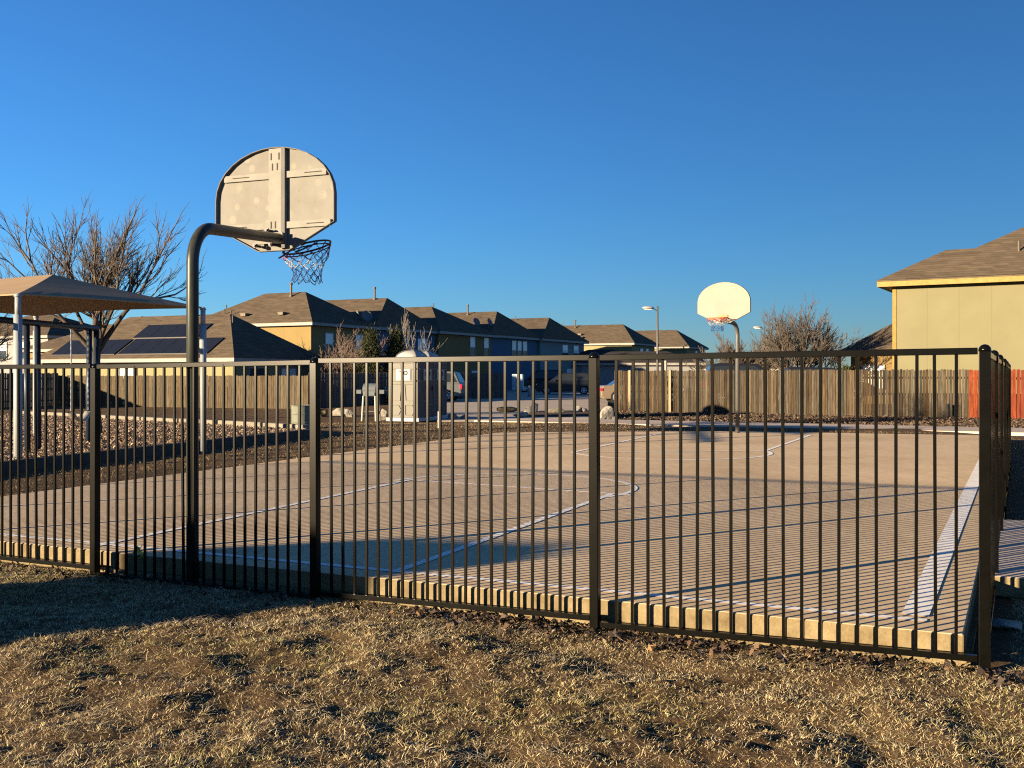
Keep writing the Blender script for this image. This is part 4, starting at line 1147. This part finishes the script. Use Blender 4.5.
# ------------------------------------------------------------------ portable toilets
def toilet(label, corner, yaw):
    T = thing('portable_toilet', label, 'portable toilet', (corner[0], corner[1], -.06), yaw, 'portable toilets')
    W_, D_, H_ = 1.08, 1.10, 1.93
    m = MB(); m.prism([(-W_, 0, .1), (0, 0, .1), (0, D_, .1), (-W_, D_, .1)], (0, 0, H_ - .1)); bo = m.build('cabin', [M['toilet']], T, bevel=.03)
    m = MB(); m.box((-W_ / 2, D_ / 2, .06), (W_ + .12, D_ + .12, .12)); m.build('skid_base', [M['white_plastic']], T, bevel=.02)
    m = MB(); prof = []
    for i in range(9):
        a = math.pi / 2 * i / 8; prof.append((.55 * math.cos(a) + .004, .33 * math.sin(a)))
    m.lathe((-W_ / 2, D_ / 2, H_), [(.55, -.06)] + prof, 24)
    for v_i in range(len(m.v)):
        x_, y_, z_ = m.v[v_i]; dx, dy = x_ + W_ / 2, y_ - D_ / 2
        k = 1.0 if z_ > H_ + .02 else 1.0
        r_ = max(abs(dx), abs(dy), 1e-6); rr_ = math.hypot(dx, dy); s_ = (rr_ / r_) ** .3
        m.v[v_i] = (-W_ / 2 + dx * s_ * .90, D_ / 2 + dy * s_ * .90, z_)
    ro = m.build('roof', [M['white_plastic']], T, smooth=True)
    m = MB()
    for k in range(4):
        a = math.pi / 4 + k * math.pi / 2
        m.tube([(-W_ / 2 + math.cos(a) * .54 * (1 - i / 8), D_ / 2 + math.sin(a) * .54 * (1 - i / 8), H_ + .33 * math.sin(math.acos(min(1, .98 * (1 - i / 8)))) + .01) for i in range(9)], .022, 6)
    m.build('rib', [M['toilet']], ro)
    # vent slots, ribs and pressed panels on the lit face and the door face
    def face(mb, fx, a0, a1, z0, z1, off, th=.02, mi=0):
        if fx == 'front': mb.box(((a0 + a1) / 2, -off, (z0 + z1) / 2), (a1 - a0, th, z1 - z0), mi)
        else: mb.box((off, (a0 + a1) / 2, (z0 + z1) / 2), (th, a1 - a0, z1 - z0), mi)
    for fx, sg in (('front', -1), ('side', 1)):
        m = MB()
        rng_ = (lambda f: (-W_ + W_ * f)) if fx == 'front' else (lambda f: D_ * f)
        face(m, fx, rng_(.04), rng_(.96), 1.84, 1.90, .012); face(m, fx, rng_(.04), rng_(.96), 1.64, 1.68, .012); face(m, fx, rng_(.04), rng_(.96), 1.26, 1.31, .012)
        for c in (.27, .73):
            def ring(pts, w=.018):
                P3 = []
                for (f, z_) in pts:
                    P3.append(Vector((rng_(f), -.012, z_)) if fx == 'front' else Vector((.012, rng_(f), z_)))
                for i in range(len(P3)): mdl.tube([P3[i], P3[(i + 1) % len(P3)]], w * .6, 5)
            mdl = MB()
            ring([(c - .17, 1.18), (c + .17, 1.18), (c + .13, .66), (c - .13, .66)])
            ring([(c - .15, .52), (c + .08, .52), (c + .16, .36), (c + .08, .20), (c - .15, .20)])
            mdl.build('pressed_panel', [M['toilet_dark']], bo)
        m.build('moulding', [M['toilet']], bo, bevel=.006)
        # placard with its round mark
        sgn = MB(); face(sgn, fx, rng_(.28), rng_(.76), 1.30, 1.66, .026, .008); so2 = sgn.build('placard', [M['white']], T)
        # mark: a bar with a hook, then an open ring
        def stroke(pts, mat, r_):
            mb = MB(); P3 = [(Vector((rng_(f), -.033, z_)) if fx == 'front' else Vector((.033, rng_(f), z_))) for f, z_ in pts]
            mb.tube(P3, r_, 6); mb.build('lettering', [mat], so2)
        if fx == 'front':
            stroke([(.40, 1.58), (.50, 1.58), (.50, 1.47), (.44, 1.44)], M['ink_red'], .016)
            stroke([(.60 + .055 * math.cos(a), 1.535 + .055 * math.sin(a)) for a in [k * 2 * math.pi / 12 for k in range(13)]], M['ink_dark'], .015)
        else:
            stroke([(.37, 1.56), (.37, 1.47), (.44, 1.45)], M['ink_dark'], .016)
            stroke([(.58 + .075 * math.cos(a), 1.51 + .07 * math.sin(a)) for a in [-2.2 + k * 4.6 / 10 for k in range(11)]], M['ink_dark'], .016)
            stroke([(.58, 1.43), (.58, 1.60)], M['ink_dark'], .012)
    m = MB(); face(m, 'side', .10, D_ - .10, .14, 1.82, .0, .016); m.build('door', [M['toilet_door']], T, bevel=.004)
    # door edge and latch on the shaded side
    m = MB(); face(m, 'side', .06, .09, .14, 1.83, .014); face(m, 'side', D_ - .09, D_ - .06, .14, 1.83, .014); m.build('door_frame', [M['toilet_dark']], T)
    m = MB(); m.box((.03, .92, 1.05), (.04, .06, .12)); m.build('latch', [M['rim_dark']], T, bevel=.005)
    return T
tc = Vector((X(418, 32.2), 32.2))
toilet('tan portable toilet with a white domed roof and a sunlit side, nearer of the two', tc, R(-24))
t2 = tc + Vector((math.sin(R(26)), math.cos(R(26)))) * 1.55 - Vector((math.cos(R(26)), -math.sin(R(26)))) * .42
toilet('portable toilet half hidden behind the nearer one, only its shaded side showing', t2, R(-24))

# ------------------------------------------------------------------ barbecue, barrel, boulders, small things
T = thing('barbecue_grill', 'grey barbecue grill with side shelves on pale legs left of the portable toilets', 'grill', (X(371, 33.4), 33.4, -.09), R(-12))
m = MB(); m.box((0, 0, .92), (.42, .40, .22)); m.build('firebox', [M['grill']], T, bevel=.03)
m = MB(); m.lathe((-.22, 0, 1.02), [(.02, 0), (.21, .0), (.21, .44), (.02, .44)], 16, axis='x'); m.build('lid', [M['grill']], T, smooth=False)
for sx in (-1, 1):
    m = MB(); m.box((sx * .39, 0, 1.0), (.26, .38, .04)); m.box((sx * .39, -.19, .95), (.26, .02, .12)); m.build('side_shelf', [M['grill']], T, bevel=.01)
for (sx, sy) in ((-1, -1), (1, -1), (-1, 1), (1, 1)):
    m = MB(); m.tube([(sx * .20 + .0, sy * .16, .82), (sx * .24, sy * .2, -.03)], .035, 8); m.build('leg', [M['white']], T)
m = MB(); m.box((0, 0, .32), (.44, .38, .02)); m.build('lower_shelf', [M['steel']], T)
T = thing('trash_barrel', 'pale green metal drum standing at the corner of the playground border', 'barrel', (X(302, 27.2), 27.2, -.06), 0)
m = MB(); m.lathe((0, 0, 0), [(.26, 0), (.275, .02), (.275, .2), (.285, .215), (.275, .23), (.275, .42), (.285, .435), (.275, .45), (.275, .64), (.285, .66), (.255, .66), (.25, .30)], 28); m.build('drum', [M['barrel']], T, smooth=False)
m = MB(); m.torus((0, 0, .66), .275, .014, 28, 6); m.build('rim', [M['barrel']], T)

def boulder(label, px, y, z, sx, sy, sz, mat, seed, rz=0., group='boulders around the street and lawn', tilt=0.):
    rnd = random.Random(seed); bm_ = MB()
    import bmesh
    bm = bmesh.new(); bmesh.ops.create_icosphere(bm, subdivisions=3, radius=.5)
    pl_ = [(Vector((rnd.gauss(0, 1), rnd.gauss(0, 1), rnd.gauss(0, 1))).normalized(), rnd.uniform(.20, .38)) for _ in range(13)]
    for v in bm.verts:
        for n_, d_ in pl_:
            e = v.co.dot(n_) - d_
            if e > 0: v.co -= n_ * e * .92
        v.co += Vector((rnd.gauss(0, .008), rnd.gauss(0, .008), rnd.gauss(0, .008)))
        v.co = Vector((v.co.x * sx, v.co.y * sy, v.co.z * sz + sz * .30))
    me = bpy.data.meshes.new('boulder'); bm.to_mesh(me); bm.free(); me.materials.append(mat)
    o = bpy.data.objects.new('boulder', me); COL.objects.link(o); o.location = (X(px, y), y, z); o.rotation_euler = (0, tilt, rz)
    tag(o, label, 'boulder', group); return o
L1, L2 = M['limestone'], M['limestone_warm']
boulder('upright white boulder leaning beside the middle fence post', 605, 34.2, -.08, .55, .45, .62, L1, 1, .3, tilt=.5)
boulder('ochre boulder in front of the planting bed, left of the bollard', 508, 41.5, -.1, .95, .5, .42, L2, 22)
boulder('slanted grey boulder right of the ochre one', 534, 41.0, -.1, .8, .5, .55, L1, 3, .5, tilt=-.5)
boulder('flat pale stone on the kerb below the ochre boulder', 520, 34.8, -.04, .75, .4, .28, L1, 4)
boulder('pale yellow stone right of the portable toilets', 453, 33.6, -.05, .55, .4, .34, L1, 5)
boulder('small white stone right of the pale yellow stone', 464, 33.9, -.05, .35, .3, .24, L1, 6)
boulder('low white stones on the planting bed near the fence post', 577, 40.5, -.06, .5, .3, .35, L1, 7)
boulder('second white stone on the planting bed, right of the first', 583, 40.6, -.06, .4, .3, .3, L1, 8)
boulder('grey rock in the shade of the planting bed', 556, 40.0, -.06, .9, .4, .35, M['concrete_kerb'], 9)
boulder('warm cream stone left of the barbecue, near the fence post', 324, 37.5, -.12, .55, .4, .40, L2, 10)
boulder('long grey slab stone in the middle of the stones left of the barbecue', 340, 38.5, -.12, 1.0, .4, .42, L1, 11, .15)
boulder('white block of stone nearest the barbecue on its left', 349, 36.8, -.12, .5, .4, .42, L1, 12)
boulder('white stone between the barbecue and the portable toilet', 383.5, 34.2, -.09, .5, .4, .5, L1, 13)
boulder('flat pale stone lying in shade beside the path at the right', 1008, 6.35, -.165, .30, .2, .09, L1, 14, .3)
# yellow leaf on the slab edge
T = thing('yellow_leaf_clump', 'small yellow leaf clump on the slab edge left of the hoop pole', 'leaf', (X(139, 8.02), 8.02, -.02), 0)
m = MB()
for k in range(7):
    a = k * .9; c = Vector((math.cos(a) * .03, math.sin(a) * .012, .02 + .011 * k)); d = Vector((math.cos(a * 2.1) * .035, .01, .03)); e = Vector((.02 * math.sin(a), .015, -.012))
    m.add([c - d, c + e, c + d, c - e], [(0, 1, 2, 3)]); m.add([c - d * .9 + Vector((0, .004, 0)), c + e + Vector((0, .004, 0)), c + d + Vector((0, .004, 0))], [(0, 1, 2)])
m.build('leaf_blades', [M['leaf_yellow']], T)

# mailbox, bollard, lamps, poles
T = thing('cluster_mailbox', 'pale blue grey cluster mailbox on a pedestal by the street', 'mailbox', (X(518, 72), 72, -.15), R(-10))
m = MB(); m.box((0, 0, 1.05), (.78, .5, 1.15)); m.build('cabinet', [M['mailbox']], T, bevel=.03)
m = MB(); m.box((0, 0, .24), (.40, .3, .5)); m.box((0, 0, .02), (.7, .5, .06)); m.build('pedestal', [M['mailbox']], T)
m = MB()
for i in range(3):
    for j in range(4): m.box((-.25 + .25 * i, -.256, .65 + .26 * j), (.22, .012, .23))
m.build('door_grid', [M['mailbox']], T)
T = thing('bollard', 'short pale bollard right of the cluster mailbox', 'bollard', (X(529.5, 71), 71, -.15), 0)
m = MB(); m.lathe((0, 0, 0), [(.12, 0), (.12, .72), (.10, .78), (.04, .82), (.004, .83)], 16); m.build('post', [M['white']], T, smooth=True)
def lamp(label, px, y, ztop, arm, s=1.):
    T = thing('street_lamp', label, 'street lamp', (X(px, y), y, -.1), 0, 'street lamps')
    H_ = ztop + .1
    m = MB(); m.tube([(0, 0, -.1), (0, 0, H_ * .5), (0, 0, H_)], [.085, .075, .06], 12); m.build('pole', [M['steel']], T, smooth=True)
    m = MB(); m.tube([(0, 0, H_ - .35), (-arm * .35, 0, H_ - .16), (-arm * .6, 0, H_ - .12)], .03, 8); m.build('arm', [M['steel']], T, smooth=True)
    m = MB(); m.lathe((-arm - .25, 0, H_ - .12), [(.05, 0), (.15, .08), (.19, .35), (.16, .62), (.06, .75)], 14, axis='x')
    m.v = [(x, y_, H_ - .12 + (z - H_ + .12) * .55) for x, y_, z in m.v]
    ho = m.build('lamp_head', [M['white']], T, smooth=True)
    m = MB(); m.box((-arm + .12, 0, H_ - .225), (.45, .2, .03)); m.build('lens', [M['lamp_glass']], ho)
lamp('street lamp with a long head, nearer and left of the far hoop', 657.5, 68, Zh(306, 68), .75)
lamp('small distant street lamp right of the far hoop pole', 764.5, 92, Zh(326, 92), .75)
o = MB(); o.tube([(0, 0, 0), (0, 0, 2.35)], .10, 12); oo = o.build('white_post', [M['white']], loc=(X(665.5, 60), 60, -.1)); tag(oo, 'plain white post just right of the nearer street lamp', 'post')
o = MB(); o.tube([(0, 0, -.1), (0, 0, .55)], .07, 10); oo = o.build('short_post', [M['rubber']], loc=(rf(13.2, .35)[0], rf(13.2, .35)[1], -.17)); tag(oo, 'short black stub post at the foot of the wooden fence', 'post')

# ------------------------------------------------------------------ cars
def car(label, loc, yaw, paint, kind='suv', name='parked_car', group='parked cars', L_=4.6):
    T = thing(name, label, 'car', loc, yaw, group)          # local +x is the front
    if kind == 'suv': bel, top, W_ = 1.02, 1.72, 1.86
    elif kind == 'van': bel, top, W_ = 1.15, 2.0, 1.95
    else: bel, top, W_ = .92, 1.48, 1.8
    hl = L_ / 2
    if kind == 'sedan':
        body = [(-hl, .40), (-hl + .02, .78), (-hl + .12, bel + .02), (-hl + .75, bel + .06), (hl - 1.25, bel), (hl - .3, bel - .16), (hl - .04, .68), (hl, .40), (hl - .15, .24), (-hl + .15, .24)]
        cab = [(-hl + .50, bel - .02), (-hl + 1.25, top - .04), (-hl + 1.9, top), (hl - 2.0, top - .05), (hl - 1.15, bel - .03)]
    else:
        body = [(-hl, .42), (-hl + .03, .85), (-hl + .08, bel), (hl - 1.15, bel), (hl - .28, bel - .12), (hl - .03, .75), (hl, .44), (hl - .15, .26), (-hl + .15, .26)]
        cab = [(-hl + .10, bel - .02), (-hl + .42, top - .06), (-hl + .75, top), (hl - 2.0, top - .04), (hl - 1.0, bel - .03)]
    def slab(prof, w0, w1, zlo, zhi):
        m = MB(); n = len(prof); vs = []
        for s_ in (-1, 1):
            for (x, z) in prof:
                k = min(1, max(0, (z - zlo) / (zhi - zlo))); vs.append((x, s_ * (w0 + (w1 - w0) * k) / 2, z))
        m.add(vs, [tuple(range(n)), tuple(range(2 * n - 1, n - 1, -1))] + [(i, n + i, n + (i + 1) % n, (i + 1) % n) for i in range(n)]); return m
    bo = slab(body, W_, W_ * .97, .3, bel).build('body', [paint], T, bevel=.06)
    cb = slab(cab, W_ * .96, W_ * .76, bel, top).build('cabin', [paint], bo, bevel=.05)
    # side glass and rear glass, standing just proud
    ins = lambda f: [(f * 0 + x, z) for x, z in cab]
    cxm = sum(p[0] for p in cab) / len(cab); czm = (bel + top) / 2
    gl = [(cxm + (x - cxm) * .87, czm + (z - czm) * .72) for x, z in cab]
    for s_ in (-1, 1):
        m = MB(); vs = []
        for (x, z) in gl:
            k = min(1, max(0, (z - bel) / (top - bel))); vs.append((x, s_ * ((W_ * .96 + (W_ * .76 - W_ * .96) * k) / 2 + .004), z))
        n = len(vs); m.prism(vs, (0, s_ * .008, 0)); m.build('side_window', [M['car_glass']], cb)
    def endglass(p, q, nm):
        m = MB(); (xa, za), (xb, zb) = p, q
        d = Vector((zb - za, 0, -(xb - xa))).normalized(); 
        if (d.x > 0) != (xa > cxm): d = -d
        A = Vector((xa, 0, za)).lerp(Vector((xb, 0, zb)), .14); B = Vector((xa, 0, za)).lerp(Vector((xb, 0, zb)), .88)
        m.prism([A + Vector((0, -W_ * .40, 0)) + d * .004, A + Vector((0, W_ * .40, 0)) + d * .004, B + Vector((0, W_ * .34, 0)) + d * .004, B + Vector((0, -W_ * .34, 0)) + d * .004], d * .008); m.build(nm, [M['car_glass']], cb)
    endglass(cab[0], cab[1], 'rear_window'); endglass(cab[-1], cab[-2], 'windscreen')
    for wx in (-hl + .85, hl - .88):
        for s_ in (-1, 1):
            m = MB(); m.lathe((wx, s_ * (W_ / 2 - .11) - .11, .345), [(.20, 0), (.335, .0), (.345, .03), (.345, .19), (.335, .22), (.20, .22)], 28, axis='y'); w = m.build('wheel', [M['tyre']], T, smooth=False)
            m = MB(); yo = s_ * (W_ / 2 + .002)
            for k in range(6):
                a = k * math.pi / 3; m.tube([(wx, yo, .345), (wx + .20 * math.cos(a), yo, .345 + .20 * math.sin(a))], .032, 6)
            mtR = Matrix.Rotation(math.pi / 2, 3, 'X'); m.torus((wx, yo, .345), .20, .024, 24, 6, 0, mtR); m.build('rim', [M['alloy']], w)
    for s_ in (-1, 1):
        m = MB(); m.box((-hl + .04, s_ * (W_ / 2 - .12), bel - .18), (.14, .26, .26 if kind != 'sedan' else .16)); m.build('tail_light', [M['tail']], T, bevel=.02)
        m = MB(); m.box((hl - .17, s_ * (W_ / 2 - .2), .74), (.24, .34, .14)); m.build('headlight', [M['headlamp']], T, bevel=.03)
        m = MB(); m.box((hl - 1.55, s_ * (W_ / 2 + .10), bel + .10), (.12, .2, .14)); m.build('mirror', [paint], T, bevel=.03)
    m = MB(); m.box((-hl - .02, 0, .50), (.12, W_ * .9, .18)); m.build('bumper', [paint], T, bevel=.04)
    return T
car('silver car whose tail with a red light shows right of the portable toilets', (X(426, 60), 60, -.10), R(172), M['car_silver'], 'suv')
car('dark parked car with alloy wheels seen side on left of the middle fence post', (X(565, 80), 80, -.12), R(177), M['car_dark'], 'suv')
car('dark parked car in deep shade behind the bollard, left of the other dark car', (X(540, 91), 91, -.12), R(184), M['car_dark'], 'van')
car('champagne coloured car whose rear shows beside the end of the wooden fence', (X(641, 55), 55, -.10), R(4), M['car_beige'], 'sedan')
car('dark van whose roof shows above the wooden fence behind the far hoop pole', (X(749, 50), 50, -.02), R(-3), M['car_dark'], 'van')
car('dark car just visible above the wooden fence left of the low yellow house', (X(824, 52), 52, .1), R(-6), M['car_dark'], 'suv')

# ------------------------------------------------------------------ sky, sun, camera
w = bpy.data.worlds.new('World'); scene.world = w; w.use_nodes = True
nt = w.node_tree
for n_ in list(nt.nodes): nt.nodes.remove(n_)
out = nt.nodes.new('ShaderNodeOutputWorld'); bg = nt.nodes.new('ShaderNodeBackground'); sky = nt.nodes.new('ShaderNodeTexSky')
sky.sky_type = 'NISHITA'; sky.sun_disc = False
sky.sun_elevation = SUN_EL
sky.sun_rotation = -math.atan2(-SD.x, -SD.y)
sky.altitude = 200; sky.air_density = 1.0; sky.dust_density = .05; sky.ozone_density = 6.6
bg.inputs['Strength'].default_value = .046
nt.links.new(sky.outputs[0], bg.inputs[0]); nt.links.new(bg.outputs[0], out.inputs[0])

sl = bpy.data.lights.new('sun', 'SUN'); sl.energy = 5.0; sl.angle = R(.5); sl.color = (1.0, .77, .485)
so = bpy.data.objects.new('sun', sl); COL.objects.link(so)
dv = Vector((SD.x * math.cos(SUN_EL), SD.y * math.cos(SUN_EL), -math.sin(SUN_EL)))
so.rotation_euler = dv.to_track_quat('-Z', 'Y').to_euler(); so.location = (-30, -20, 20)

cam = bpy.data.cameras.new('camera'); cam.sensor_width = 36; cam.lens = FOC / 1024 * 36; cam.clip_end = 5000; cam.clip_start = .05
cam.shift_y = -9.0 / 1024
co = bpy.data.objects.new('camera', cam); COL.objects.link(co); co.location = (0, 0, EYE); co.rotation_euler = (R(90), 0, 0)
scene.camera = co
scene.cycles.use_denoising = False; scene.cycles.sample_clamp_indirect = 2.0; scene.cycles.filter_width = 1.15
scene.view_settings.view_transform = 'Standard'; scene.view_settings.look = 'None'
scene.view_settings.gamma = 1; scene.view_settings.use_curve_mapping = False
scene.view_settings.exposure = 2.05
